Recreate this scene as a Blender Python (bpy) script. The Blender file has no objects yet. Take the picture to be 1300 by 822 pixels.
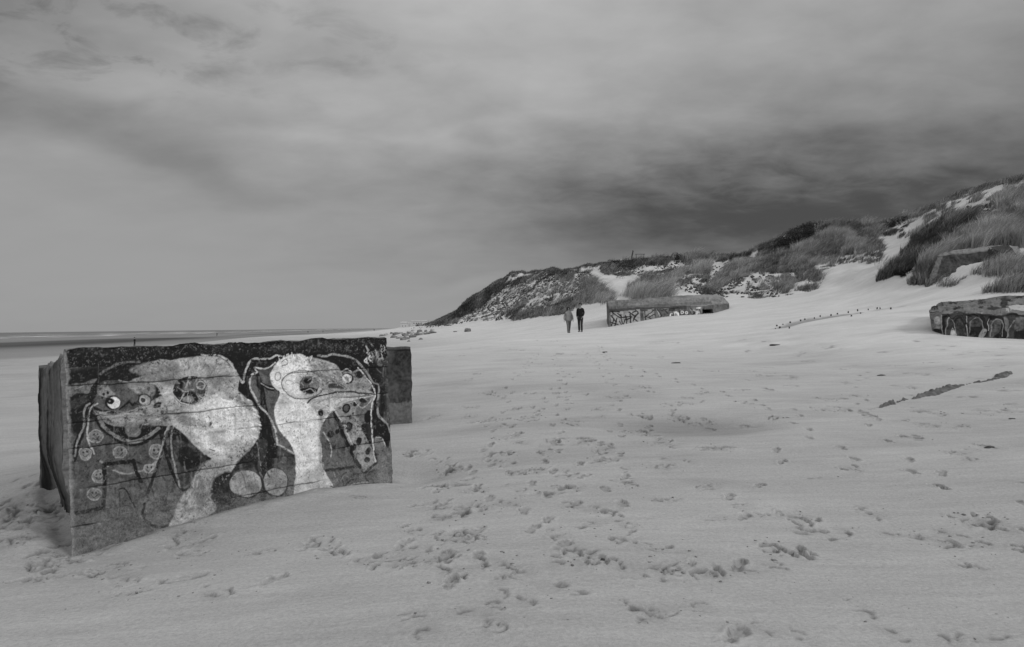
import bpy, bmesh, math, random
import numpy as np
from mathutils import Vector, Matrix

random.seed(7)
RNG = np.random.default_rng(11)
scene = bpy.context.scene
COL = scene.collection
E = 3.7                      # eye height above the sea
F = 867.0                    # focal length in photo pixels (1300 px wide)

# ------------------------------------------------------------------ camera
PITCH = 4.0 / F
ROLL = 0.0116
fwd = np.array([0, math.cos(PITCH), math.sin(PITCH)])
r0 = np.array([1.0, 0, 0]); u0 = np.cross(r0, fwd)
cr, sr = math.cos(ROLL), math.sin(ROLL)
rgt = cr * r0 - sr * u0
upv = sr * r0 + cr * u0
cam = bpy.data.cameras.new('camera')
cam.sensor_width = 36.0; cam.lens = 36.0 * F / 1300.0
cam.clip_start = 0.05; cam.clip_end = 90000
camo = bpy.data.objects.new('camera', cam); COL.objects.link(camo)
camo.matrix_world = Matrix(((rgt[0], upv[0], -fwd[0], 0), (rgt[1], upv[1], -fwd[1], 0),
                            (rgt[2], upv[2], -fwd[2], E), (0, 0, 0, 1)))
scene.camera = camo

def at(px, py, Y):
    d = fwd * F + rgt * (px - 650) + upv * (411 - py)
    return np.array([0, 0, E]) + d * (Y / d[1])
def ray(px, py):
    px = np.asarray(px, float)[:, None]; py = np.asarray(py, float)[:, None]
    return fwd[None] * F + rgt[None] * (px - 650) + upv[None] * (411 - py)
def proj(P):
    Q = P - np.array([0, 0, E])
    f = Q @ fwd
    f = np.where(np.abs(f) < 1e-6, 1e-6, f)
    return np.stack([650 + F * (Q @ rgt) / f, 411 - F * (Q @ upv) / f], -1)

# ------------------------------------------------------------------ noise
def _h(ix, iy, iz, seed):
    n = (ix.astype(np.uint32) * np.uint32(374761393) + iy.astype(np.uint32) * np.uint32(668265263)
         + iz.astype(np.uint32) * np.uint32(2147483647) + np.uint32(seed * 97531 + 12345))
    n = (n ^ (n >> np.uint32(13))) * np.uint32(1274126177)
    n = (n ^ (n >> np.uint32(16))) * np.uint32(2246822519)
    n = n ^ (n >> np.uint32(15))
    return n.astype(np.float64) / 4294967295.0 * 2 - 1
def noise3(x, y, z, seed=0):
    ix = np.floor(x).astype(np.int64); iy = np.floor(y).astype(np.int64); iz = np.floor(z).astype(np.int64)
    fx, fy, fz = x - ix, y - iy, z - iz
    sx = fx * fx * (3 - 2 * fx); sy = fy * fy * (3 - 2 * fy); sz = fz * fz * (3 - 2 * fz)
    r = 0
    for dx in (0, 1):
        for dy in (0, 1):
            for dz in (0, 1):
                w = (sx if dx else 1 - sx) * (sy if dy else 1 - sy) * (sz if dz else 1 - sz)
                r = r + w * _h(ix + dx, iy + dy, iz + dz, seed)
    return r
def noise2(x, y, seed=0):
    ix = np.floor(x).astype(np.int64); iy = np.floor(y).astype(np.int64)
    z0 = np.zeros_like(ix)
    fx, fy = x - ix, y - iy
    sx = fx * fx * (3 - 2 * fx); sy = fy * fy * (3 - 2 * fy)
    return ((1 - sx) * (1 - sy) * _h(ix, iy, z0, seed) + sx * (1 - sy) * _h(ix + 1, iy, z0, seed)
            + (1 - sx) * sy * _h(ix, iy + 1, z0, seed) + sx * sy * _h(ix + 1, iy + 1, z0, seed))
def fbm2(x, y, o=4, seed=0, g=0.5):
    r = 0; a = 1; t = 0
    c, s = math.cos(.7), math.sin(.7)
    for i in range(o):
        r = r + a * noise2(x, y, seed + i); t += a; a *= g
        x, y = (x * c - y * s) * 2.03 + 7.3, (x * s + y * c) * 2.03 + 3.1
    return r / t
def fbm3(x, y, z, o=4, seed=0, g=0.5):
    r = 0; a = 1; t = 0
    for i in range(o):
        r = r + a * noise3(x, y, z, seed + i); t += a; a *= g
        x, y, z = x * 2.03 + 5.2, y * 2.03 + 1.7, z * 2.03 + 9.1
    return r / t
def sst(a, b, x):
    t = np.clip((x - a) / (b - a), 0, 1); return t * t * (3 - 2 * t)

# ------------------------------------------------------------------ terrain
S_K = np.array([-1200, -600, -400, -260, -225, -200, -110, -51, -20, -3, 0, 6, 11, 20, 30, 45, 60, 90, 160, 3000])
S_Z = np.array([-60, -20, -8, -4.2, -3.7, -3.5, -3.15, -2.95, -2.27, -1.9, -1.75, -1.2, -.6, .5, 3.3, 7.0, 8.5, 9, 8, 8])
def shore_s(x, y): return (x + .17 * y) * .986
def fshore(x, y):
    s = shore_s(x, y)
    z = np.interp(s, S_K, S_Z)
    d = sst(20, 40, s)
    return z + d * (2.6 * fbm2(x / 37, y / 37, 3, 5) + 1.2 * fbm2(x / 11, y / 11, 3, 8))
CP = [(88,703,6.02),(200,668,6.57),(360,628,7.49),(500,608,8.53),(522,537,13.6),(48,612,7.9),(0,640,7.6),(30,690,6.1),
 (0,760,4.9),(300,760,4.55),(650,800,3.75),(1000,760,4.3),(1300,760,4.35),(650,700,5.2),(650,620,7.5),(650,540,11.6),
 (650,480,18.3),(900,520,12.6),(900,470,20),(1200,600,7.6),(1250,520,12.2),(1250,480,16),(1000,450,25),(1100,440,24),
 (560,470,22),(560,440,43),(540,433,62),(590,418,80),(650,430,38),(650,418,60),
 (722,423,43),(775,416,49.5),(740,417,52),(850,402.5,49.5),(900,400,49.2),(925,397,49.5),(850,425,36),(950,430,30),
 (985,416,35),(1023,404.5,36),(1063,398,37),(1131,392.5,38),(1060,412,31),(1120,410,30),(1000,400,42),
 (1185,425,25.2),(1240,429,25),(1300,431,25),(1400,436,25),(1160,410,29),(1175,385,36),(1220,369,38),(1300,372,33),(1400,380,30),
 (0,470,41),(0,445,118),(300,440,70),(300,430,120),(170,440,134),(450,422,130),
 (575,403,112),(560,408,122),(586,393,113),(545,411,145),(570,406,150),
 # dune B
 (580,406,100),(640,409,85),(700,403,75),(740,396,66),(610,396,108),(660,377,98),(700,367,88),
 (598,381,115),(632,362,112),(670,352,108),(706,345,105),(735,343,100),(748,347,98),
 (760,357,88),(790,372,76),(770,388,64),
 # dune C
 (765,340,105),(801,334,105),(850,330,103),(897,325,100),(930,327,98),(955,333,94),
 (850,360,78),(880,346,88),(820,372,66),(850,381,60),(925,387,56),(900,365,72),
 # dune D
 (964,332,104),(974,329,100),(982,324,94),(960,379,60),(1000,376,55),(1050,364,54),(1000,338,75),(1050,322,75),(1090,340,62),
 (995,303,88),(1035,290,88),(1072,289,88),(1109,289,86),(1146,280,84),
 (1120,347,54),(1140,328,62),(1128,312,72),(1080,360,50),
 # dune E
 (1177,265,82),(1220,247,80),(1257,239,78),(1300,231,76),(1400,217,74),
 (1120,357,47),(1178,362,42.5),(1230,356,40),(1300,350,36.5),(1400,350,33),
 (1150,322,54),(1195,291,56),(1240,276,56),(1300,276,52),(1400,268,50),(1225,262,66),(1190,285,66),
 (1200,330,45),(1250,318,45.5),(1300,318,43.5),(1380,316,41)]
pts = [at(*c) for c in CP]
BEH = [(540,0),(598,25),(632,30),(670,32),(706,32),(748,35),(801,35),(850,35),(897,35),(955,35),(1035,30),(1072,32),(1146,32),(1220,32),(1300,34),(1400,34)]
for c in CP:
    for b, dy in BEH[1:]:
        if c[0] == b and c[2] > 70 and c[1] < 385:
            p = at(*c); q = p * np.array([(c[2] + dy) / c[2], 0, 0]); pts.append(np.array([q[0], c[2] + dy, p[2] - 3.0]))
for x, y in [(0,0),(-3,0),(4,0),(-10,0),(12,-2),(0,-15),(-15,-15),(20,-15),(-30,5),(-30,25),(-60,20),(-60,60),(-60,110),(-40,150),(-15,150),(-40,-15),
             (35,5),(45,-15),(60,10),(-90,0),(-90,150)]:
    pts.append(np.array([x, y, E + np.interp(shore_s(x, y), S_K, S_Z)]))
pts = np.array(pts)
def tps_fit(P, lam=.02):
    n = len(P); sc = 50.0
    X = P[:, :2] / sc
    d = np.linalg.norm(X[:, None] - X[None], axis=-1)
    K = np.where(d > 0, d * d * np.log(np.maximum(d, 1e-9)), 0) + lam * 1e-3 * np.eye(n)
    A = np.zeros((n + 3, n + 3)); A[:n, :n] = K; A[:n, n] = 1; A[:n, n+1:] = X; A[n, :n] = 1; A[n+1:, :n] = X.T
    w = np.linalg.solve(A, np.concatenate([P[:, 2], [0, 0, 0]]))
    return X, w, sc
TX, TW, TS = tps_fit(pts)
def tps(x, y):
    x = x / TS; y = y / TS
    r = TW[len(TX)] + TW[len(TX)+1] * x + TW[len(TX)+2] * y
    for i in range(len(TX)):
        d2 = (x - TX[i, 0]) ** 2 + (y - TX[i, 1]) ** 2
        r = r + TW[i] * .5 * d2 * np.log(np.maximum(d2, 1e-16))
    return r
HOLLOW = at(870, 541, 11.2)
def base_raw(x, y):
    shp = np.broadcast(x, y).shape
    x = np.broadcast_to(x, shp).astype(float); y = np.broadcast_to(y, shp).astype(float)
    zf = E + fshore(x, y)
    w = (1 - sst(125, 175, y)) * sst(-70, -45, x) * (1 - sst(60, 90, x)) * sst(-25, -8, y)
    z = zf.copy()
    m = w > 0
    z[m] = w[m] * tps(x[m], y[m]) + (1 - w[m]) * zf[m]
    veg = sst(E + 1.6, E + 3.2, z)                       # hummocks only up in the dunes
    hm = .70 * fbm2(x / 5.5, y / 5.5, 3, 21) + .42 * fbm2(x / 1.9, y / 1.9, 3, 31) + .34 * np.clip(fbm2(x / 3.1, y / 3.1, 2, 35), -.1, 1) * sst(50, 70, y)
    z = z + veg * hm
    lb = sst(-25, -5, x) * (1 - sst(8, 16, x)) * sst(70, 90, y) * veg   # broken, slumped left dune
    z = z + lb * .45 * fbm2(x / 1.3, y / 2.0, 2, 77)
    # gentle wind relief on the open sand
    op = (1 - veg)
    z = z + op * (.035 * fbm2(x / 3.1, y / 1.6, 3, 41) + .012 * fbm2(x / .7 , y / .35, 3, 45))
    z = z - .13 * np.exp(-(((x - HOLLOW[0]) / 1.45) ** 2 + ((y - HOLLOW[1]) / 1.0) ** 2) ** 1.5)
    return z
# quick lookup grid
GX = np.arange(-140, 140.01, .4); GY = np.arange(-4, 260.01, .4)
GZ = base_raw(GX[:, None], GY[None, :])
def ground(x, y):
    x = np.asarray(x, float); y = np.asarray(y, float)
    fx = np.clip((x - GX[0]) / .4, 0, len(GX) - 1.001); fy = np.clip((y - GY[0]) / .4, 0, len(GY) - 1.001)
    ix = fx.astype(int); iy = fy.astype(int); fx = fx - ix; fy = fy - iy
    return (GZ[ix, iy] * (1-fx) * (1-fy) + GZ[ix+1, iy] * fx * (1-fy) + GZ[ix, iy+1] * (1-fx) * fy + GZ[ix+1, iy+1] * fx * fy)
def gz(x, y): return float(base_raw(np.array([x]), np.array([y]))[0])
YS = np.exp(np.linspace(math.log(2.5), math.log(255), 420))
def hit(px, py):
    px = np.atleast_1d(np.asarray(px, float)); py = np.atleast_1d(np.asarray(py, float))
    d = ray(px, py); d = d / d[:, 1:2]
    X = d[:, 0:1] * YS; Z = E + d[:, 2:3] * YS
    under = Z < ground(X, np.broadcast_to(YS, X.shape))
    ok = under.any(1); i = np.argmax(under, 1); i = np.maximum(i, 1)
    lo = YS[i - 1].copy(); hi = YS[i].copy()
    for _ in range(9):
        mid = (lo + hi) / 2
        u = (E + d[:, 2] * mid) < ground(d[:, 0] * mid, mid)
        hi = np.where(u, mid, hi); lo = np.where(u, lo, mid)
    return np.stack([d[:, 0] * hi, hi, E + d[:, 2] * hi], -1), ok

def crest(px, py0=300, py1=400):
    ys = np.arange(py0, py1, .5); h, ok = hit(np.full(len(ys), px), ys); i = int(np.argmax(ok)); return h[i]

# ------------------------------------------------------------------ materials
def new_mat(name, rough=.9, spec=.2):
    m = bpy.data.materials.new(name); m.use_nodes = True
    nt = m.node_tree; b = nt.nodes['Principled BSDF']
    b.inputs['Roughness'].default_value = rough
    b.inputs['Specular IOR Level'].default_value = spec
    return m, nt, b
def nn(nt, t, **kw):
    n = nt.nodes.new(t)
    for k, v in kw.items(): setattr(n, k, v)
    return n
def mth(nt, op, a, b=None, c=None, clamp=False):
    n = nt.nodes.new('ShaderNodeMath'); n.operation = op; n.use_clamp = clamp
    for i, v in enumerate((a, b, c)):
        if v is None: continue
        if isinstance(v, (int, float)): n.inputs[i].default_value = v
        else: nt.links.new(v, n.inputs[i])
    return n.outputs[0]
def noise_node(nt, vec, scale, detail=6, rough=.6, dist=0.):
    n = nt.nodes.new('ShaderNodeTexNoise'); n.inputs['Scale'].default_value = scale
    n.inputs['Detail'].default_value = detail; n.inputs['Roughness'].default_value = rough
    n.inputs['Distortion'].default_value = dist
    if vec is not None: nt.links.new(vec, n.inputs['Vector'])
    return n.outputs['Fac']
def mapr(nt, v, a, b, c, d, clamp=True):
    n = nt.nodes.new('ShaderNodeMapRange'); n.clamp = clamp
    nt.links.new(v, n.inputs[0])
    for i, k in enumerate((a, b, c, d)): n.inputs[i + 1].default_value = k
    return n.outputs[0]
def scaled(nt, vec, s):
    n = nt.nodes.new('ShaderNodeMapping'); n.inputs['Scale'].default_value = s
    nt.links.new(vec, n.inputs['Vector']); return n.outputs[0]
def bump(nt, b, h, strength, dist):
    n = nt.nodes.new('ShaderNodeBump'); n.inputs['Strength'].default_value = strength; n.inputs['Distance'].default_value = dist
    nt.links.new(h, n.inputs['Height']); nt.links.new(n.outputs[0], b.inputs['Normal'])
def grey(v): return (v, v, v, 1)

def simple_mat(name, v, var=.25, scale=8, rough=.85, spec=.2, bmp=.3, bd=.01):
    m, nt, b = new_mat(name, rough, spec)
    tc = nn(nt, 'ShaderNodeTexCoord').outputs['Object']
    n = noise_node(nt, tc, scale)
    nt.links.new(mapr(nt, n, .3, .7, v * (1 - var), v * (1 + var)), b.inputs['Base Color'])
    if bmp: bump(nt, b, n, bmp, bd)
    return m

# sand: albedo from the per-vertex tone (damp, scuffed and wet sand, some painted shade) times fine grain
def sand_material():
    m, nt, b = new_mat('dry_and_damp_sand', .95, .12)
    pos = nn(nt, 'ShaderNodeNewGeometry').outputs['Position']
    at_ = nn(nt, 'ShaderNodeAttribute', attribute_name='tone').outputs['Fac']
    big = noise_node(nt, scaled(nt, pos, (.35, .8, .35)), 1.0, 5, .55)
    streak = noise_node(nt, scaled(nt, pos, (.8, 5., 1)), 1.3, 5, .6, .4)
    fine = noise_node(nt, pos, 38, 4, .7)
    grain = noise_node(nt, pos, 260, 2, .6)
    v = mapr(nt, big, .25, .75, .90, 1.10)
    v = mth(nt, 'MULTIPLY', v, mapr(nt, streak, .3, .75, 1.07, .90))
    v = mth(nt, 'MULTIPLY', v, mapr(nt, fine, .25, .75, .82, 1.18))
    v = mth(nt, 'MULTIPLY', v, mapr(nt, grain, .2, .8, .78, 1.22))
    # small scattered crumbs and shell grit
    vo = nn(nt, 'ShaderNodeTexVoronoi'); vo.inputs['Scale'].default_value = 9; nt.links.new(pos, vo.inputs['Vector'])
    spot = mapr(nt, vo.outputs['Distance'], .04, .09, .35, 1.0)
    gate = mapr(nt, noise_node(nt, pos, 1.1, 3), .56, .62, 0, 1)
    spot = mth(nt, 'SUBTRACT', 1, mth(nt, 'MULTIPLY', gate, mth(nt, 'SUBTRACT', 1, spot)))
    v = mth(nt, 'MULTIPLY', v, spot)
    v = mth(nt, 'MULTIPLY', v, at_)
    nt.links.new(v, b.inputs['Base Color'])
    rip = noise_node(nt, scaled(nt, pos, (6, 16, 6)), 1.6, 4, .6, .6)
    h = mth(nt, 'ADD', mth(nt, 'MULTIPLY', rip, .6), mth(nt, 'ADD', mth(nt, 'MULTIPLY', fine, .35), mth(nt, 'MULTIPLY', grain, .12)))
    bump(nt, b, h, .85, .022)
    return m
MAT_SAND = sand_material()

def paint_material(name, grain=.25, bs=.6, bd=.012, sc=1.0):
    m, nt, b = new_mat(name, .9, .2)
    tc = nn(nt, 'ShaderNodeTexCoord').outputs['Object']
    c = nn(nt, 'ShaderNodeAttribute', attribute_name='paint').outputs['Fac']
    n1 = noise_node(nt, tc, 22 * sc, 6, .7); n2 = noise_node(nt, tc, 120 * sc, 4, .7)
    v = mth(nt, 'MULTIPLY', c, mapr(nt, n1, .25, .75, 1 - grain, 1 + grain))
    v = mth(nt, 'MULTIPLY', v, mapr(nt, n2, .25, .75, 1 - grain, 1 + grain))
    vo = nn(nt, 'ShaderNodeTexVoronoi'); vo.inputs['Scale'].default_value = 34 * sc; nt.links.new(tc, vo.inputs['Vector'])
    pit = mapr(nt, vo.outputs['Distance'], .08, .2, .45, 1)
    gate = mapr(nt, noise_node(nt, tc, 5 * sc, 4), .5, .6, 0, 1)
    pit = mth(nt, 'SUBTRACT', 1, mth(nt, 'MULTIPLY', gate, mth(nt, 'SUBTRACT', 1, pit)))
    v = mth(nt, 'MULTIPLY', v, pit, clamp=True)
    nt.links.new(v, b.inputs['Base Color'])
    h = mth(nt, 'ADD', n1, mth(nt, 'ADD', mth(nt, 'MULTIPLY', n2, .35), mth(nt, 'MULTIPLY', pit, .5)))
    bump(nt, b, h, bs, bd)
    return m
MAT_MURAL = paint_material('weathered_painted_concrete', .12, .22, .008)
MAT_BUNK = paint_material('weathered_bunker_concrete', .2, .6, .03, .45)

# ------------------------------------------------------------------ mesh helpers
def np_mesh(name, V, faces, mat, smooth=True, attr=None, attr_name='paint'):
    """faces: (n,4) or (n,3) int array"""
    me = bpy.data.meshes.new(name)
    k = faces.shape[1]; n = len(faces)
    me.vertices.add(len(V)); me.vertices.foreach_set('co', np.ascontiguousarray(V, np.float32).ravel())
    me.loops.add(n * k); me.loops.foreach_set('vertex_index', np.ascontiguousarray(faces, np.int32).ravel())
    me.polygons.add(n); me.polygons.foreach_set('loop_start', np.arange(0, n * k, k, dtype=np.int32))
    try: me.polygons.foreach_set('loop_total', np.full(n, k, np.int32))
    except Exception: pass
    me.update(calc_edges=True)
    if smooth: me.polygons.foreach_set('use_smooth', np.ones(n, bool))
    if attr is not None:
        a = me.attributes.new(attr_name, 'FLOAT', 'POINT'); a.data.foreach_set('value', np.ascontiguousarray(attr, np.float32))
    me.materials.append(mat)
    me.validate()
    return me
def link(name, me, parent=None):
    o = bpy.data.objects.new(name, me); COL.objects.link(o)
    if parent is not None: o.parent = parent
    return o
def tag(o, label=None, cat=None, group=None, kind=None):
    if label: o['label'] = label
    if cat: o['category'] = cat
    if group: o['group'] = group
    if kind: o['kind'] = kind
    return o
def empty(name, loc, rz=0.):
    o = bpy.data.objects.new(name, None); COL.objects.link(o); o.location = loc; o.rotation_euler = (0, 0, rz)
    o.empty_display_size = .2
    return o
def recentre(o, c):
    """move object origin to c, keeping the mesh where it is"""
    o.data.transform(Matrix.Translation(-Vector(c))); o.location = c
    return o

# ------------------------------------------------------------------ ground sheet with footprints
def axis(lo, c0, c1, hi, h, g0, g1):
    a = list(np.arange(c0, c1, h))
    x = c1; s = h
    while x < hi: a.append(x); s *= (1 + g1); x += s
    a.append(hi)
    x = c0; s = h; b = []
    while x > lo:
        s *= (1 + g0); x -= s; b.append(x)
    return np.array(b[::-1] + a)
AX = axis(-6000, -5.6, 6.4, 3000, .016, .020, .020)
AY = axis(-40, 3.4, 10.5, 9000, .016, .12, .0098)
print('ground grid', len(AX), len(AY))
GV = base_raw(AX[:, None], AY[None, :])
SAND = .30
TONE = SAND * (1 + .40 * sst(E - 1.75, E - .6, GV)) * (1 - .08 * sst(E + 1, E + 4, GV))  # vignette falloff put into the tone: sand paler up the beach
XX = np.broadcast_to(AX[:, None], GV.shape); YY = np.broadcast_to(AY[None, :], GV.shape)
# wet foreshore and tidal runnel
wet = 1 - sst(E - 3.15, E - 2.0, GV + .12 * fbm2(XX / 25, YY / 60, 3, 61))
TONE *= 1 - .42 * wet
sX = shore_s(XX, YY)
run = np.exp(-((sX + 95 + 9 * fbm2(XX / 70, YY / 70, 2, 63)) / 26) ** 2) * (1 - sst(260, 330, YY)) * sst(90, 125, YY + .0 * XX)
TONE *= 1 - .62 * np.clip(run * 1.5, 0, 1)
TONE *= 1 - .30 * sst(.05, .4, fbm2(sX / 9, YY / 160, 3, 68)) * sst(110, 190, YY) * wet
# damp patches in the dry sand
dpn = sst(.15, .5, fbm2(XX / 2.6, YY / 1.5, 4, 71)) * (1 - sst(25, 60, YY))
TONE *= 1 - .10 * dpn
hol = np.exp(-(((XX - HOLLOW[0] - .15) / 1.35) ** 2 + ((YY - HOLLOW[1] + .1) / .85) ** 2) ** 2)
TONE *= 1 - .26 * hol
# churned darker sand round the foot of the graffiti wall
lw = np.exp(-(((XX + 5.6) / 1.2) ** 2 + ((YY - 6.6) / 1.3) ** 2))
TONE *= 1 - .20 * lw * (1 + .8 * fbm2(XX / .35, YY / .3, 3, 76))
GV = GV + lw * .05 * fbm2(XX / .14, YY / .14, 4, 75)
WA = at(82, 442, 6.02); WB = at(492, 428, 8.50)
# (distance to the foot of the graffiti wall)
# damp fringe inside the ring of stakes
def segdist(px, py, poly):
    d = np.full(px.shape, 1e9)
    for (ax, ay), (bx, by) in zip(poly[:-1], poly[1:]):
        vx, vy = bx - ax, by - ay; L = vx * vx + vy * vy + 1e-12
        t = np.clip(((px - ax) * vx + (py - ay) * vy) / L, 0, 1)
        d = np.minimum(d, np.hypot(px - ax - t * vx, py - ay - t * vy))
    return d
STK = [(984.6,416),(986.5,413.5),(990.5,414),(994,411.5),(1003,409),(1016.5,406.2),(1022,405),(1034,403.2),(1041.5,401.6),(1055,400),
       (1063,398.5),(1077,397),(1089,395.4),(1092.5,398.4),(1102.5,394),(1113,392.4),(1117.5,392),(1131,393),(1081,402),(1002.5,417.3),(990,417)]
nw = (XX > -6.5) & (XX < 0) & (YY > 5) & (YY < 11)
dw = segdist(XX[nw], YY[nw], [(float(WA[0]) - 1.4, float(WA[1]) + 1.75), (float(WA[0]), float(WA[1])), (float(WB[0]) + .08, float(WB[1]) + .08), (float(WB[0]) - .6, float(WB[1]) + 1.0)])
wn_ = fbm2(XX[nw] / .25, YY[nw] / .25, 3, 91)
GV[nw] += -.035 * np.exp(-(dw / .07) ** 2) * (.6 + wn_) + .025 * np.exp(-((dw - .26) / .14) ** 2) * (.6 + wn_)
TONE[nw] *= 1 - .32 * np.exp(-(dw / (.09 + .05 * wn_)) ** 2)  # contact shade along the scoured wall foot put into the tone
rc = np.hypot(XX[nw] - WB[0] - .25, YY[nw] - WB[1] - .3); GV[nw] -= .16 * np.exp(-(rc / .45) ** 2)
SP, _ = hit([s[0] for s in STK], [s[1] for s in STK])
arc, _ = hit([985,1003,1041,1063,1089,1117,1128], [415.5,409.6,402.4,399.2,396.2,392.8,391.5])
arcl = [tuple(a[:2]) for a in arc]
near = (XX > 8) & (XX < 26) & (YY > 30) & (YY < 44)
sd = segdist(XX[near], YY[near] + .35, arcl)
band = 1 - sst(.25, .75, sd + .2 * fbm2(XX[near] / .5, YY[near] / .5, 2, 79))
TONE[near] *= 1 - .5 * band
GV[near] -= .10 * (1 - sst(.2, .9, sd))
# footprints and scuffs
FP = [(812,549,1.9),(826,553,1.5),(839,560,1.6),(764,570,1.3),(770,585,1.7),(717,604,1.0),(728,619,1.0),(693,626,1.0),(682,597,1.3),(607,646,1.5),
 (804,615,1.0),(843,593,1.1),(843,635,.9),(793,666,.8),(735,706,1.4),(790,684,.8),(848,719,.9),(658,724,1.),(574,726,1.3),(571,681,1.),(567,655,1.),
 (565,705,1.),(615,712,1.),(591,673,1.),(907,569,1.5),(899,546,.8),(746,646,.9),(777,651,.7),(567,595,1.3),(565,615,1.2),(626,588,1.2),(644,575,1.),
 (604,622,1.),(735,562,1.2),(736,556,1.),(724,538,1.2),(648,555,1.2),(595,529,1.2),(669,533,1.1),(899,724,1.3),(848,697,.8),(797,723,.9),(706,677,.8),
 (1013,657,1.6),(1033,679,1.1),(997,699,1.7),(1104,652,.9),(1245,661,1.4),(1230,659,1.2),(1261,668,1.1),(1175,683,.8),(1079,595,1.1),(1102,529,1.2),
 (1181,524,1.4),(1195,527,1.),(1172,538,1.),(1163,557,1.),(1256,568,1.1),(1219,575,1.),(1254,692,.8),(1212,692,.8),
 (405,689,1.3),(421,700,1.),(529,673,1.1),(543,640,1.2),(560,655,.9),(504,712,1.),(475,708,1.),(529,714,1.),(562,613,1.2),(524,578,1.4),(518,575,1.),
 (570,681,1.),(574,592,1.1),(235,675,1.1),(252,689,.8),(228,692,.9),(58,716,1.3),(130,722,1.),(100,640,1.),(20,650,1.3),(35,665,1.3),(12,690,1.2),
 (948,512,1.),(820,497,1.),(790,505,1.1),(1045,520,.9),(870,505,1.),(760,520,1.1),(700,560,1.),(690,575,1.),(655,600,1.1),(640,640,.9),(330,700,.9)]
for _ in range(16):                                       # the trampled strip beyond the wall
    y_ = random.uniform(485, 735); x_ = random.gauss(610 + (735 - y_) * .12, 75); FP.append((x_, y_, random.uniform(.4, .9)))
for _ in range(16): FP.append((random.uniform(0, 85), random.uniform(605, 735), random.uniform(.6, 1.3)))
for _ in range(9): FP.append((random.uniform(60, 330), random.uniform(700, 760), random.uniform(.4, .9)))
TRAIL = []
def trail(a, b, bend, seed):
    (p0, p1), _ = hit([a[0], b[0]], [a[1], b[1]])
    n = int(np.hypot(*(p1 - p0)[:2]) / .62); d = (p1 - p0)[:2] / max(n, 1); L_ = np.hypot(*d); nr_ = np.array([-d[1], d[0]]) / L_
    rg = random.Random(seed)
    for i in range(n):
        t = i / n; c_ = p0[:2] + d * i + nr_ * (bend * math.sin(math.pi * t) + (.09 if i % 2 else -.09) + rg.gauss(0, .02))
        if rg.random() < .12: continue
        TRAIL.append((c_[0], c_[1], math.atan2(d[1], d[0]) + rg.gauss(0, .10) + (.12 if i % 2 else -.12), rg.uniform(.6, 1.15)))
trail((560, 740), (735, 470), .5, 1); trail((640, 735), (700, 450), -.4, 2); trail((500, 690), (700, 520), .3, 3); trail((700, 690), (900, 505), .8, 4)
trail((905, 800), (1010, 560), .3, 5); trail((1290, 640), (1010, 520), .6, 6); trail((590, 600), (690, 440), .2, 7); trail((780, 640), (740, 445), -.5, 8)
trail((330, 735), (560, 640), .2, 9); trail((1000, 520), (760, 436), 1.0, 10); trail((1180, 600), (1100, 470), .4, 11)
for _ in range(230):
    x_ = random.uniform(0, 1300); y_ = 432 + 110 * random.random() ** 1.3; FP.append((x_, y_, random.uniform(.5, 1.2)))
for _ in range(60):
    x_ = random.uniform(500, 1300); y_ = random.uniform(560, 815); FP.append((x_, y_, random.uniform(.15, .5)))
HP, HK = hit([f[0] for f in FP], [f[1] for f in FP])
crumbs = []
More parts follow.
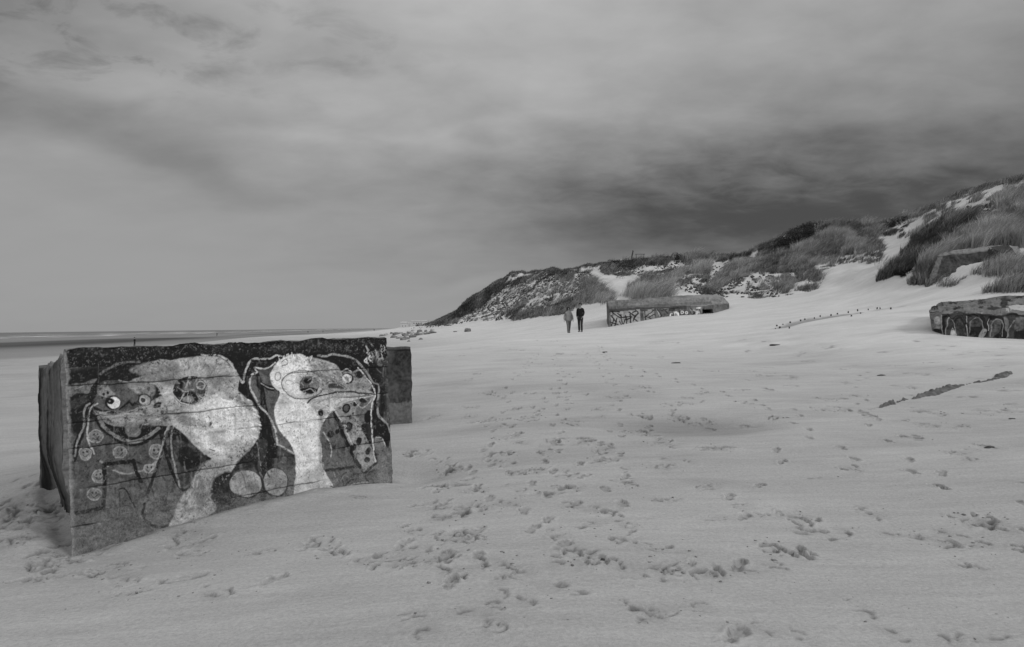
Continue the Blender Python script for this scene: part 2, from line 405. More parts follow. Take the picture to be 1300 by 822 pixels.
for (fx, fy, fs), p, ok in zip(FP, HP, HK):
    if not ok or p[1] > 75 or p[2] > E + 1.0: continue
    ang = random.gauss(math.pi * .5, .7) if random.random() < .7 else random.uniform(0, 3.14)
    far = min(1.6, 1 + p[1] / 50)
    L = .15 * (.7 + .3 * fs) * far; W = .075 * (.6 + .5 * fs) * far; dep = .034 * fs ** .7 * far
    i0, i1 = np.searchsorted(AX, (p[0] - .5 * far, p[0] + .5 * far)); j0, j1 = np.searchsorted(AY, (p[1] - .5 * far, p[1] + .5 * far))
    if i1 - i0 < 2 or j1 - j0 < 2: continue
    x = XX[i0:i1, j0:j1] - p[0]; y = YY[i0:i1, j0:j1] - p[1]
    u = x * math.cos(ang) + y * math.sin(ang); v = -x * math.sin(ang) + y * math.cos(ang)
    sd_ = int(abs(fx) * 7) % 900
    wob = fbm2(x / .06 + sd_, y / .06, 3, 81)
    rg_ = random.Random(sd_ + int(fy)); nar = 2 + int(3.2 * fs)
    hollow_ = np.exp(-((u / (L * 1.1)) ** 2 + (v / (W * 1.2)) ** 2) ** 2)
    GV[i0:i1, j0:j1] -= .30 * dep * hollow_ * (1 + .8 * wob); TONE[i0:i1, j0:j1] *= 1 - .07 * hollow_
    for _ in range(nar):                                   # broken crescents of crust; damp and crack shade painted into the tone
        cu, cv = rg_.uniform(-L, L), rg_.uniform(-W, W); ra = rg_.uniform(.3, .8) * L; rb = ra * rg_.uniform(.35, .8); th = rg_.uniform(0, 6.28); half = rg_.uniform(.5, 1.5)
        uu = u - cu + .02 * far * wob; vv = v - cv + .02 * far * fbm2(x / .05, y / .05 + sd_, 2, 84)
        ee = np.hypot(uu / ra, vv / rb); aa = np.abs((np.arctan2(vv / rb, uu / ra) - th + math.pi) % (2 * math.pi) - math.pi)
        d_ = (ee - 1) * rb; m_ = 1 - sst(half * .7, half, aa)
        wd = rg_.uniform(.006, .013) * far ** 1.3
        GV[i0:i1, j0:j1] += m_ * (-.75 * dep * np.exp(-(d_ / wd) ** 2) + .30 * dep * np.exp(-((d_ - 1.9 * wd) / (1.3 * wd)) ** 2))
        TONE[i0:i1, j0:j1] *= 1 - .5 * m_ * np.exp(-(d_ / wd) ** 2) * sst(-.5, .1, wob + .3)
    if p[1] < 22:
        for _ in range(int(6 * fs)):
            a = random.uniform(0, 6.28); rr = random.uniform(.5, 1.6)
            crumbs.append((p[0] + rr * L * math.cos(a), p[1] + rr * L * math.sin(a), random.choice((.5,.7,1,1.6)) * random.uniform(.004, .011) * (.7 + .4 * fs)))
for tx_, ty_, ang, fs in TRAIL:
    i0, i1 = np.searchsorted(AX, (tx_ - .3, tx_ + .3)); j0, j1 = np.searchsorted(AY, (ty_ - .3, ty_ + .3))
    if i1 - i0 < 3 or j1 - j0 < 3 or ty_ > 40: continue
    x = XX[i0:i1, j0:j1] - tx_; y = YY[i0:i1, j0:j1] - ty_
    u = x * math.cos(ang) + y * math.sin(ang); v = -x * math.sin(ang) + y * math.cos(ang)
    wb = fbm2(x / .05 + tx_ * 9, y / .05 + ty_ * 7, 3, 93)
    ball = np.sqrt(((u - .05) / .095) ** 2 + (v / .056) ** 2); heel = np.sqrt(((u + .085) / .062) ** 2 + (v / .042) ** 2)
    rr_ = np.minimum(ball, heel) * (1 + .3 * wb)
    hole = 1 - sst(.78, 1.05, rr_); rim = np.exp(-((rr_ - 1.3) / .25) ** 2)
    dp = .024 * fs
    GV[i0:i1, j0:j1] += -dp * hole * (1 + .5 * wb) + .45 * dp * rim * (.5 + wb) + dp * .25 * sst(.1, .35, wb) * np.exp(-((rr_ - 1.1) / .3) ** 2)
    TONE[i0:i1, j0:j1] *= 1 - np.clip(.20 * hole + .45 * np.exp(-((rr_ - .92) / .10) ** 2) * sst(-.1, .25, wb), 0, .6)
ni, nj = len(AX), len(AY)
idx = np.arange(ni * nj).reshape(ni, nj)
Fq = np.stack([idx[:-1, :-1], idx[1:, :-1], idx[1:, 1:], idx[:-1, 1:]], -1).reshape(-1, 4)
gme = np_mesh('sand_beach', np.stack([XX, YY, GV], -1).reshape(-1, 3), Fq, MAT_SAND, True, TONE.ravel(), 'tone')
go = link('sand_ground', gme); tag(go, kind='structure', label='pale dry beach sand with footprints rising to the dunes')
def surf(x, y):   # top of the finished ground sheet
    i = np.clip(np.searchsorted(AX, x) - 1, 0, ni - 2); j = np.clip(np.searchsorted(AY, y) - 1, 0, nj - 2)
    fx = (x - AX[i]) / (AX[i+1] - AX[i]); fy = (y - AY[j]) / (AY[j+1] - AY[j])
    return float(GV[i, j] * (1-fx) * (1-fy) + GV[i+1, j] * fx * (1-fy) + GV[i, j+1] * (1-fx) * fy + GV[i+1, j+1] * fx * fy)

# crumbs of broken crust
def blob_mesh(cs, seed, mat, name, squash=.7):
    ico = [( 0,0,1),(.894,0,.447),(.276,.851,.447),(-.724,.526,.447),(-.724,-.526,.447),(.276,-.851,.447),
           (.724,.526,-.447),(-.276,.851,-.447),(-.894,0,-.447),(-.276,-.851,-.447),(.724,-.526,-.447),(0,0,-1)]
    fc = [(0,1,2),(0,2,3),(0,3,4),(0,4,5),(0,5,1),(1,6,2),(2,7,3),(3,8,4),(4,9,5),(5,10,1),(2,6,7),(3,7,8),(4,8,9),(5,9,10),(1,10,6),(6,11,7),(7,11,8),(8,11,9),(9,11,10),(10,11,6)]
    ico = np.array(ico); fc = np.array(fc); rg = np.random.default_rng(seed)
    n = len(cs); C = np.array(cs)
    V = ico[None] * C[:, 3:4, None] * rg.uniform(.55, 1.25, (n, 12, 1)) * rg.uniform(.5, 1.4, (n, 1, 3)) * np.array([1, 1, squash])
    V = V + C[:, None, :3]
    Fc = fc[None] + np.arange(n)[:, None, None] * 12
    return np_mesh(name, V.reshape(-1, 3), Fc.reshape(-1, 3), mat, False)
MAT_CRUMB = simple_mat('broken_sand_crust', .17, .4, 3, .95, .1, .2)
for _ in range(900):
    x = random.uniform(-6, 7.5); y = 4 + 14 * random.random() ** 1.2
    crumbs.append((x, y, random.uniform(.002, .006)))
cc = [(x, y, surf(x, y) + r * .2, r) for x, y, r in crumbs]
tag(link('sand_crumbs', blob_mesh(cc, 3, MAT_CRUMB, 'sand_crumbs', .5)), 'small crumbs of broken sand crust scattered round the footprints', 'sand crumbs', kind='stuff')

# ------------------------------------------------------------------ sea
def sea_material():
    m, nt, b = new_mat('grey_sea_water', .32, .5)
    pos = nn(nt, 'ShaderNodeNewGeometry').outputs['Position']
    sp = nn(nt, 'ShaderNodeSeparateXYZ'); nt.links.new(pos, sp.inputs[0])
    s = mth(nt, 'MULTIPLY', mth(nt, 'ADD', sp.outputs[0], mth(nt, 'MULTIPLY', sp.outputs[1], .17)), .986)
    wob = noise_node(nt, scaled(nt, pos, (.004, .004, 0)), 1, 4, .6)
    s2 = mth(nt, 'ADD', s, mapr(nt, wob, .2, .8, -40, 40))
    foam = None
    brk = noise_node(nt, scaled(nt, pos, (.01, .006, 0)), 1, 4, .7)
    for s0, w in ((-230, 9), (-256, 12), (-310, 18), (-400, 16), (-540, 22)):
        d = mth(nt, 'ABSOLUTE', mth(nt, 'SUBTRACT', s2, s0))
        k = mapr(nt, d, w * .3, w, 1, 0)
        foam = k if foam is None else mth(nt, 'MAXIMUM', foam, k)
    fine = noise_node(nt, scaled(nt, pos, (.3, .12, 0)), 1, 5, .7)
    foam = mth(nt, 'MULTIPLY', foam, mapr(nt, brk, .42, .55, 0, 1))
    foam = mth(nt, 'MULTIPLY', foam, mapr(nt, fine, .35, .55, .2, 1))
    nt.links.new(mapr(nt, foam, 0, 1, .045, .75), b.inputs['Base Color'])
    nt.links.new(mapr(nt, foam, 0, 1, .30, .9), b.inputs['Roughness'])
    w1 = noise_node(nt, scaled(nt, pos, (.09, .035, 0)), 1, 6, .6)
    w2 = noise_node(nt, scaled(nt, pos, (.8, .4, 0)), 1, 4, .6)
    bump(nt, b, mth(nt, 'ADD', w1, mth(nt, 'MULTIPLY', w2, .15)), 1.0, 3.0)
    return m
sx = np.concatenate([-np.exp(np.linspace(math.log(60000), math.log(150), 60)), [2000., 60000.]])
sy = np.concatenate([[-2000.], np.linspace(0, 60000, 80)])
SV = np.stack(np.broadcast_arrays(sx[:, None], sy[None, :], np.zeros((1, 1))), -1).reshape(-1, 3)
ii = np.arange(len(sx) * len(sy)).reshape(len(sx), len(sy))
SF = np.stack([ii[:-1, :-1], ii[1:, :-1], ii[1:, 1:], ii[:-1, 1:]], -1).reshape(-1, 4)
tag(link('sea_water', np_mesh('sea', SV, SF, sea_material())), kind='structure', label='flat grey sea with thin broken lines of surf')

def inpoly(X, Y, poly):
    ins = np.zeros(X.shape, bool); n = len(poly)
    for k in range(n):
        a = poly[k]; b = poly[(k+1) % n]
        c_ = ((a[1] > Y) != (b[1] > Y)); xi = a[0] + (Y - a[1]) / (b[1] - a[1] + 1e-12) * (b[0] - a[0]); ins ^= c_ & (X < xi)
    return ins
# ------------------------------------------------------------------ painter: marks traced onto a surface
def lin(g):
    c = g / 255.0
    return c / 12.92 if c <= .04045 else ((c + .055) / 1.055) ** 2.4
GK = .80 / lin(212)
def alb(g): return min(.82, max(.012, lin(g) * GK))
def spline(p, closed, n=6):
    p = np.array(p, float); m = len(p)
    if m < 3: return p
    out = []
    rng = range(m) if closed else range(m - 1)
    for i in rng:
        if closed: a, b, c, d = p[(i-1) % m], p[i], p[(i+1) % m], p[(i+2) % m]
        else: a, b, c, d = p[max(i-1, 0)], p[i], p[i+1], p[min(i+2, m-1)]
        for k in range(n):
            t = k / n
            out.append(.5 * ((2*b) + (-a+c)*t + (2*a-5*b+4*c-d)*t*t + (-a+3*b-3*c+d)*t**3))
    if not closed: out.append(p[-1])
    return np.array(out)
class Painter:
    def __init__(s, P, val, wob=.9, seed=0):
        s.P = P + np.stack([wob * fbm2(P[:, 0] / 5, P[:, 1] / 5, 4, 201 + seed, .6), wob * fbm2(P[:, 0] / 5, P[:, 1] / 5, 4, 231 + seed, .6)], -1)
        s.v = val
        s.tx = fbm2(P[:, 0] / 3.2, P[:, 1] / 3.2, 5, 251 + seed, .65)      # brushy, flaking texture
        s.tx2 = fbm2(P[:, 0] / 14, P[:, 1] / 9, 4, 271 + seed)
    def sub(s, lo, hi, m=6):
        return np.nonzero((s.P[:, 0] > lo[0] - m) & (s.P[:, 0] < hi[0] + m) & (s.P[:, 1] > lo[1] - m) & (s.P[:, 1] < hi[1] + m))[0]
    def put(s, i, a, g, tex, flake):
        val = alb(g) * (1 + tex * 1.6 * s.tx[i] + tex * .9 * s.tx2[i])
        if flake: a = a * sst(-.62 + flake, -.40 + flake, s.tx[i] + .35 * s.tx2[i])
        s.v[i] = s.v[i] * (1 - a) + np.clip(val, .01, .82) * a
    def fill(s, poly, g, soft=1.2, smooth=True, alpha=1., tex=.32, flake=.16):
        q = spline(poly, True) if smooth else np.array(poly, float)
        i = s.sub(q.min(0), q.max(0), soft * 2 + 2)
        if not len(i): return
        X = s.P[i]; ins = np.zeros(len(i), bool); d = np.full(len(i), 1e9)
        for k in range(len(q)):
            a = q[k]; b = q[(k+1) % len(q)]
            c = ((a[1] > X[:, 1]) != (b[1] > X[:, 1]))
            xi = a[0] + (X[:, 1] - a[1]) / (b[1] - a[1] + 1e-12) * (b[0] - a[0])
            ins ^= c & (X[:, 0] < xi)
            v = b - a; t = np.clip(((X - a) @ v) / (v @ v + 1e-12), 0, 1)
            d = np.minimum(d, np.hypot(X[:, 0] - a[0] - t * v[0], X[:, 1] - a[1] - t * v[1]))
        sd = np.where(ins, d, -d)
        s.put(i, alpha * np.clip(.5 + sd / soft, 0, 1), g, tex, flake)
    def stroke(s, pl, w, g, alpha=1., smooth=True, soft=.9, tex=.3, flake=.22):
        q = spline(pl, False) if smooth else np.array(pl, float)
        i = s.sub(q.min(0), q.max(0), w + 3)
        if not len(i): return
        d = segdist(s.P[i, 0], s.P[i, 1], [tuple(t) for t in q])
        s.put(i, alpha * np.clip(.5 + (w / 2 - d) / soft, 0, 1), g, tex, flake)
    def ell(s, cx, cy, rx, ry, g, rot=0., alpha=1., ring=None, soft=1., tex=.2, flake=.08):
        i = s.sub((cx - rx - 3, cy - ry - 3), (cx + rx + 3, cy + ry + 3))
        if not len(i): return
        x = s.P[i, 0] - cx; y = s.P[i, 1] - cy; c, n = math.cos(math.radians(rot)), math.sin(math.radians(rot))
        u = x * c + y * n; v = -x * n + y * c
        r = np.sqrt((u / rx) ** 2 + (v / ry) ** 2); m = (rx + ry) / 2
        if ring: a = np.clip(.5 + (ring / 2 - np.abs(r - 1) * m) / soft, 0, 1)
        else: a = np.clip(.5 + (1 - r) * m / soft, 0, 1)
        s.put(i, alpha * a, g, tex, flake)

# ------------------------------------------------------------------ shells: watertight blocks from rings
def shell(rings, seg, vseg):
    """rings: list of K-point rings (bottom to top). seg: segments per side. vseg: segments between rings."""
    K = len(rings[0]); rows = []; side = []; vr = []
    per = []
    for k in range(K):
        for t in range(seg[k]): per.append((k, t / seg[k]))
    kk = np.array([p[0] for p in per]); tt = np.array([p[1] for p in per])[:, None]
    R = [np.array(r, float) for r in rings]
    def rr(Rg): return Rg[kk] * (1 - tt) + Rg[(kk + 1) % K] * tt
    RR = [rr(r) for r in R]
    for a in range(len(RR) - 1):
        for j in range(vseg[a]):
            f = j / vseg[a]; rows.append(RR[a] * (1 - f) + RR[a+1] * f); vr.append(a + f)
    rows.append(RR[-1]); vr.append(len(RR) - 1)
    c = RR[-1].mean(0); ncap = 14
    for j in range(1, ncap): f = j / ncap; rows.append(RR[-1] * (1 - f) + c * f); vr.append(len(RR) - 1 + f)
    V = np.array(rows); n = len(per); m = len(rows)
    Sd = np.broadcast_to(kk[None], (m, n)); T = np.broadcast_to(tt[:, 0][None], (m, n)); VR = np.broadcast_to(np.array(vr)[:, None], (m, n))
    id_ = np.arange(m * n).reshape(m, n)
    Fq = np.stack([id_[:-1], np.roll(id_[:-1], -1, 1), np.roll(id_[1:], -1, 1), id_[1:]], -1).reshape(-1, 4)
    V = V.reshape(-1, 3)
    V = np.vstack([V, c]); top = id_[-1]
    tri = np.stack([top, np.roll(top, -1), np.full(n, len(V) - 1), np.full(n, len(V) - 1)], -1)
    Sd = np.append(Sd.ravel(), -1); T = np.append(T.ravel(), 0); VR = np.append(VR.ravel(), len(RR))
    return V, Fq, tri[:, :3], Sd, T, VR
def shell_mesh(name, V, Fq, tri, val, mat):
    me = bpy.data.meshes.new(name)
    nq, nt_ = len(Fq), len(tri)
    loops = np.concatenate([Fq.ravel(), tri.ravel()]).astype(np.int32)
    ls = np.concatenate([np.arange(nq) * 4, nq * 4 + np.arange(nt_) * 3]).astype(np.int32)
    me.vertices.add(len(V)); me.vertices.foreach_set('co', V.astype(np.float32).ravel())
    me.loops.add(len(loops)); me.loops.foreach_set('vertex_index', loops)
    me.polygons.add(nq + nt_); me.polygons.foreach_set('loop_start', ls)
    me.update(calc_edges=True)
    me.polygons.foreach_set('use_smooth', np.ones(nq + nt_, bool))
    a = me.attributes.new('paint', 'FLOAT', 'POINT'); a.data.foreach_set('value', val.astype(np.float32))
    me.materials.append(mat); me.validate()
    return me
def rough(V, amp, sc, seed, o=4):
    x, y, z = V[:, 0] * sc, V[:, 1] * sc, V[:, 2] * sc
    return amp * np.stack([fbm3(x, y, z, o, seed), fbm3(x, y, z, o, seed + 20), fbm3(x, y, z, o, seed + 40)], -1)

# ---- front graffiti wall --------------------------------------------------
A = at(82, 442, 6.02); B = at(492, 428, 8.50)
zt = (A[2], B[2])
nrm = np.array([B[0]-A[0], B[1]-A[1]]); nrm = nrm / np.hypot(*nrm)      # along the front
back = np.array([-1.47, 1.78]); back /= np.hypot(*back)
fn = np.array([nrm[1], -nrm[0], 0])                                      # front normal, to the camera side
depth = 1.15
zb = E - 2.45
Bl = at(500, 608, 8.53)
A2 = A[:2]; B2 = B[:2]
C2 = B2 + back * depth; D2 = A2 + back * 2.25
def ring(z4, pts4): return [(p[0], p[1], z) for p, z in zip(pts4, z4)]
bb = B2 + nrm * .10
R0 = ring([zb]*4, [A2 + nrm*.05, bb, bb + back*depth, D2])
ztop_back = at(48, 463, 7.85)[2]
R1 = ring([zt[0], zt[1], zt[1]-.02, ztop_back], [A2, B2, C2, D2])
V, Fq, tri, Sd, T, VR = shell([R0, R1], [760, 60, 90, 150], [430])
V0 = V.copy()
front = Sd == 0; left = (Sd == 3)
# erosion: rough overall, board seams on the front, chipped top edge
V = V + rough(V0, .014, 7, 300) + rough(V0, .0018, 40, 340, 3)
vz = V0[:, 2]
edge_top = sst(.90, 1.0, VR) * (VR <= 1.0) + (VR > 1.0)
V[:, 2] += edge_top * (.035 * fbm3(V0[:, 0]*5, V0[:, 1]*5, V0[:, 2]*0, 5, 360, .65) - .008)
LW = float(np.hypot(*(B2 - A2))); sw = (V0[:, 0] - A2[0]) * nrm[0] + (V0[:, 1] - A2[1]) * nrm[1]
en = fbm3(V0[:, 0]*7, V0[:, 1]*7, V0[:, 2]*7, 5, 370, .65); ew = np.exp(-(np.abs(LW + .05 - sw) / .07) ** 2)
V[:, :2] -= nrm[None] * (ew * (.02 + .09 * np.clip(en, 0, 1)))[:, None]
tw = np.exp(-(np.abs(A[2] - V0[:, 2]) / .05) ** 2) * (VR <= 1.0)
V[:, :2] -= fn[:2][None] * (tw * front * (.01 + .07 * np.clip(en, 0, 1)))[:, None]
topband = (VR <= 1.0) & front
SEAMS = [-.485, -.81, -1.04, -1.40, -1.74]
sprof = np.zeros(len(V))
for q, sz in enumerate(SEAMS):
    wav = sz + E + .010 * fbm2(T * 9, np.full(len(V), q * 3.3), 3, 380)
    sprof = np.maximum(sprof, np.exp(-((vz - wav) / .0048) ** 2) * sst(-.35, .25, fbm2(T * 7, np.full(len(V), q * 5.1), 2, 390)))
V[:, :2] -= (fn[:2][None] * (.010 * sprof * front)[:, None])
# left end: deep vertical gullies, rounded and lowered to the back
gul = fbm3(V0[:, 0]*3.4, V0[:, 1]*3.4, V0[:, 2]*.45, 5, 400, .6)
gul2 = fbm3(V0[:, 0]*9, V0[:, 1]*9, V0[:, 2]*1.2, 5, 410, .7)
tl = np.where(left, T, 0)                       # 0 at the back, 1 at the front corner
wl = left * sst(0, .06, 1 - tl) * sst(0, .12, tl)
V[:, :2] += (nrm[None] * (wl * (.08 * np.clip(gul, -.5, .3) + .04 * gul2 + .02))[:, None])
V[:, 2] += wl * edge_top * (.16 * gul + .10 * gul2 - .05)
und = wl * (1 - sst(E - 1.9, E - 1.2, vz)) * .12
V[:, :2] += nrm[None] * und[:, None]
# concrete tones
P = proj(V0)
n_a = fbm2(P[:, 0] / 4, P[:, 1] / 4, 5, 500, .65); n_b = fbm2(P[:, 0] / 22, P[:, 1] / 12, 4, 520)
val = alb(68) * (1 + .45 * n_a + .3 * n_b)
topm = sst(22, 6, 0) * 0
def topline(x): return 442 - (x - 82) * 14.0 / 410
dtop = P[:, 1] - topline(P[:, 0])
mott = fbm2(P[:, 0] / 2.2, P[:, 1] / 2.2, 4, 540, .7)
val_top = alb(30) * (1 + .8 * n_b) + alb(110) * sst(.18, .55, mott) * .8
val = np.where(front, np.where(dtop < 26, val_top, val), val)
lt = alb(84) * (1 + .9 * gul + 1.3 * gul2) ; lt = np.clip(lt, .02, .36)
lt = lt * (1 - .75 * sst(-.22, -.42, gul + .9 * gul2))
lt = np.where(T + .12 * gul > .84, alb(112) * (1 + .8 * n_a), lt)
val = np.where(left, lt, val)
val = np.where(Sd < 0, alb(60), np.where(VR > 1.0, alb(62) * (1 + .6 * n_a), val))
fi = np.nonzero(front & (VR <= 1.0))[0]
pt = Painter(P[fi], val[fi].copy())
f = pt.fill; st = pt.stroke; el = pt.ell
# dark painted ground
f([(84,478),(100,470),(130,466),(180,458),(230,450),(300,446),(360,448),(420,446),(470,456),(486,480),(490,520),(470,560),(440,600),(400,600),(340,560),(300,600),(240,580),(150,600),(105,640),(88,620),(83,550)], 26, 6, alpha=.9, tex=.5)
f([(84,560),(110,560),(200,600),(240,600),(230,668),(150,690),(88,706)], 80, 6, alpha=.85, tex=.45)
f([(330,600),(400,590),(500,560),(504,640),(330,660)], 84, 5, alpha=.85, tex=.35)
# leafy star shape at the left
f([(86,497),(91,488),(105,487),(122,481),(116,492),(113,500),(99,499),(90,504)], 92, 1, tex=.5)
f([(88,512),(104,503),(112,503),(108,511),(97,519)], 60, 1.5, tex=.5, alpha=.7)
st([(86,498),(98,494),(112,486)], 1.1, 132)
# first creature's head
f([(124,502),(124,490),(133,483),(149,482),(166,486),(190,498),(192,508),(168,521),(140,522),(116,514)], 76, 1.2, tex=.35)
f([(125,500),(128,489),(134,485),(140,494),(146,500),(138,505)], 118, 1.5, tex=.4)
f([(162,488),(178,478),(192,478),(196,498),(186,505),(172,500)], 112, 2, tex=.5)
st([(127,475),(142,465),(159,460),(177,459)], 2.6, 92); st([(142,470),(158,464),(178,463)], 3.2, 18)
st([(150,482),(165,486),(178,484)], 1.4, 135)
el(131.8,500.4,1.7,1.9,18); el(137.4,498.6,1.7,1.9,18); el(129.5,505,1.1,1.1,25)
# jacket (grey) of the first creature
f([(112,533),(128,538),(148,556),(172,563),(198,549),(212,562),(204,598),(170,585),(134,589),(132,644),(97,650),(100,600),(106,565)], 70, 1.5, tex=.22)
# open beak of the first bird
f([(130,532),(150,540),(190,540),(205,543),(196,553),(172,560),(152,556),(138,545)], 20, 1.2, tex=.3)
el(169,547,10,8,88,10); st([(160,543),(170,552),(180,543)],1.2,120,alpha=.7)
f([(119,521),(142,526),(168,520),(190,510),(206,502),(220,505),(226,520),(236,532),(222,540),(190,540),(168,542),(142,540),(127,532)], 132, 1.3, tex=.22)
f([(128,530),(150,538),(190,536),(222,538),(190,541),(150,542)], 98, 2.4, tex=.3, alpha=.7)
f([(195,512),(204,511),(202,517),(194,518)], 40, 1.2)
st([(119,521),(131,527),(150,526),(170,522)], 1.6, 40, alpha=.8)
st([(124,530),(131,542),(141,552),(156,560),(171,563),(186,558),(202,545)], 8.2, 16)
st([(125,530),(132,541),(142,551),(156,558),(171,561),(185,556),(201,544)], 4.6, 108)
# eyes
el(143,511,9.6,9.6,14); el(144.2,511.2,7.7,7.7,196,flake=0); el(140,509.2,4.2,4.2,12,flake=0); el(139,508.5,.9,.9,120,flake=0)
el(183,508,8.6,8.0,30); el(183.2,508.3,7.2,6.8,132); el(181.3,508.6,3.2,3.2,60); el(181.3,508.6,3.8,3.8,165,ring=1.0)
st([(151,520),(157,516),(163,511),(167,515),(170,512),(174,514)], 2.4, 16, smooth=False)
# outlines down the left
st([(116,510),(110,517),(107,526),(108,536),(104,550),(98,566),(93,584)], 8, 12)
st([(113.5,512.5),(107.5,517),(105,524),(106,532),(107,538),(103,550),(98,565),(94,580)], 2.4, 122)
st([(124,513),(115,518.5),(112,527),(112,536),(111,548),(114,562),(119,577)], 2.0, 146)
st([(118,516),(123,521)],1.5,20)
st([(127,586),(142,596),(162,602),(184,596),(198,584),(205,568),(213,548),(218,532)], 1.9, 124)
# smiling buttons
for cx, cy, rx, ry in ((122,554,8.8,8.2),(152,575,9,7.4),(108,577,7.5,8.5),(198,573,8.4,9.4),(190,595,7,5.6),(126,605,8,8),(120,628,8.6,7.6)):
    el(cx,cy,rx,ry,104,tex=.45); el(cx,cy,rx,ry,134,ring=1.3); el(cx-2.5,cy-2,1.1,1.3,30); el(cx+2.2,cy-2.4,1.1,1.3,30)
    st([(cx-3.5,cy+1.5),(cx,cy+4),(cx+3.6,cy+1)],1.0,40)
# heavy black frame
st([(171,586),(152,588),(133,590),(133,618),(132,645),(112,649),(97,652)], 5.2, 16, smooth=False)
st([(170,585),(174,600),(179,612)], 4.6, 20)
st([(150,622),(158,620),(166,632),(172,645)], 1.6, 28); st([(152,624),(153,640),(150,655)],1.3,40)
# dark crossing straps
st([(203,548),(210,575),(219,600),(232,622),(248,614)], 4.4, 16); st([(214,548),(210,560),(196,600),(188,625)], 4, 24, alpha=.8)
f([(220,560),(252,570),(262,582),(248,604),(232,618),(222,598)], 58, 2, tex=.6); f([(224,576),(240,568),(256,586),(236,596)], 22, 2.5, tex=.7)
st([(219,528),(210,550),(205,566),(199,584),(190,600)], 1.9, 138); st([(225,531),(218,548),(217,568),(221,590),(228,618)], 2.2, 120)
# ball at the bottom
f([(180,655),(184,634),(204,626),(222,634),(226,652),(216,664),(200,668)], 84, 2, tex=.55); st([(184,640),(182,656),(192,667),(206,670),(222,662),(232,652)], 3, 18)
# big first ostrich: head and neck
f([(178,466),(200,456),(217,456),(251,453),(265,451),(282,456),(295,468),(303,481),(302,495),(312,505),(323,513),(328,525),(330,540),(327,556),(320,569),(307,582),(299,591),(286,612),(275,632),(272,650),(251,660),(215,668),(231,642),(241,622),(251,606),(260,589),(268,582),(255,573),(234,553),(220,540),(212,520),(206,503),(196,488),(184,474)], 150, 1.6, tex=.26, flake=.02)
f([(165,468),(200,458),(226,462),(222,480),(196,484),(178,476)], 112, 4, tex=.6, alpha=.8)
f([(256,458),(285,464),(296,485),(275,500),(262,498),(262,480)], 140, 5, tex=.3, alpha=.8)
f([(240,520),(268,506),(300,512),(322,530),(322,552),(296,574),(268,572),(244,548)], 190, 8, tex=.3, flake=0)
f([(256,590),(272,584),(296,588),(282,612),(262,640),(236,654),(240,624)], 128, 3, tex=.45, alpha=.9)
f([(226,640),(240,622),(252,652),(246,660),(222,664)], 160, 3, tex=.3, alpha=.7)
f([(246,612),(256,604),(262,630),(256,648),(250,636)], 92, 3, tex=.3, alpha=.7)
f([(225,528),(250,530),(268,540),(262,545),(240,541),(226,538)], 108, 2.5, tex=.5, alpha=.75)
st([(224,527),(240,527),(256,531),(266,540)], 1.4, 175)
el(267,538,2.2,3.4,60,20); st([(264,528),(266,532)],1,50); st([(266,570),(272,573)],1.2,50)
st([(282,506),(294,510),(302,500),(309,508)], 2, 205)
for k in range(13):                                       # feathery right edge
    yy = 506 + k * 4.6 + random.uniform(-1.5,1.5); xx = 319 + 9 * math.sin((yy - 500) / 60 * 2.6) + random.uniform(-2.5,1)
    st([(xx-6, yy-3), (xx+3.5, yy+2.4)], 1.5, 200 if k % 2 else 165, smooth=False)
# its eye
el(241,496,22,18.5,24,-5,tex=.4); el(241,496,19.5,16.5,62,-5,tex=.4)
f([(234,487),(247,486),(247,499),(234,498)], 88, 1.5); f([(230,500),(246,498),(252,508),(238,512),(229,508)], 16, 1.2)
f([(232,504),(244,503),(246,510),(234,510)], 110, 1.2, tex=.3)
el(254.5,490,6,5.6,70); el(254.5,490,5.2,5,150,ring=1.8)
f([(222,486),(231,482),(229,500),(224,504),(218,498)], 26, 1.5); st([(240,479),(235,494),(229,508)], 2.0, 142)
st([(217,498),(226,508),(238,513.5),(250,512),(260,503),(262,492)], 1.3, 165)
# gap between the heads
f([(304,482),(309,470),(318,470),(326,500),(344,536),(352,560),(348,590),(334,640),(326,600),(318,574),(330,552),(330,528),(316,506),(305,497)], 18, 2.5, tex=.5)
f([(302,585),(318,570),(330,560),(328,582),(316,596),(300,598)], 44, 3, tex=.8)
f([(326,561),(339,559),(338,578),(330,590)], 58, 1.5, tex=.4); st([(326,562),(329,580),(331,592)],1.1,120)
def brush(poly, n, dirf, ln, gs, w=(.6, 1.6), al=.6, seed=1):
    rg = random.Random(seed); p_ = np.array(poly, float); lo, hi = p_.min(0), p_.max(0)
    for _ in range(n * 3):
        if n <= 0: break
        x = rg.uniform(lo[0], hi[0]); y = rg.uniform(lo[1], hi[1])
        if not inpoly(np.array([x]), np.array([y]), poly)[0]: continue
        n -= 1; a = dirf(x, y) + rg.gauss(0, .25); l = rg.uniform(*ln); c_, s_ = math.cos(a) * l, math.sin(a) * l
        st([(x - c_ / 2, y - s_ / 2), (x + rg.uniform(-.6, .6), y + rg.uniform(-.6, .6)), (x + c_ / 2, y + s_ / 2)], rg.uniform(*w), rg.choice(gs), alpha=al * rg.uniform(.5, 1), tex=.1, flake=0)
rad1 = lambda x, y: math.atan2(y - 496, x - 241)
brush([(178,470),(200,458),(250,455),(285,458),(302,482),(296,500),(262,512),(222,515),(205,500)], 190, rad1, (3, 9), (88,110,180,196,140), seed=2)
brush([(240,520),(268,506),(300,512),(326,530),(322,556),(296,576),(262,572)], 150, lambda x, y: math.atan2(y - 520, x - 230) , (5, 14), (230,190,170,150,215), seed=3, al=.4)
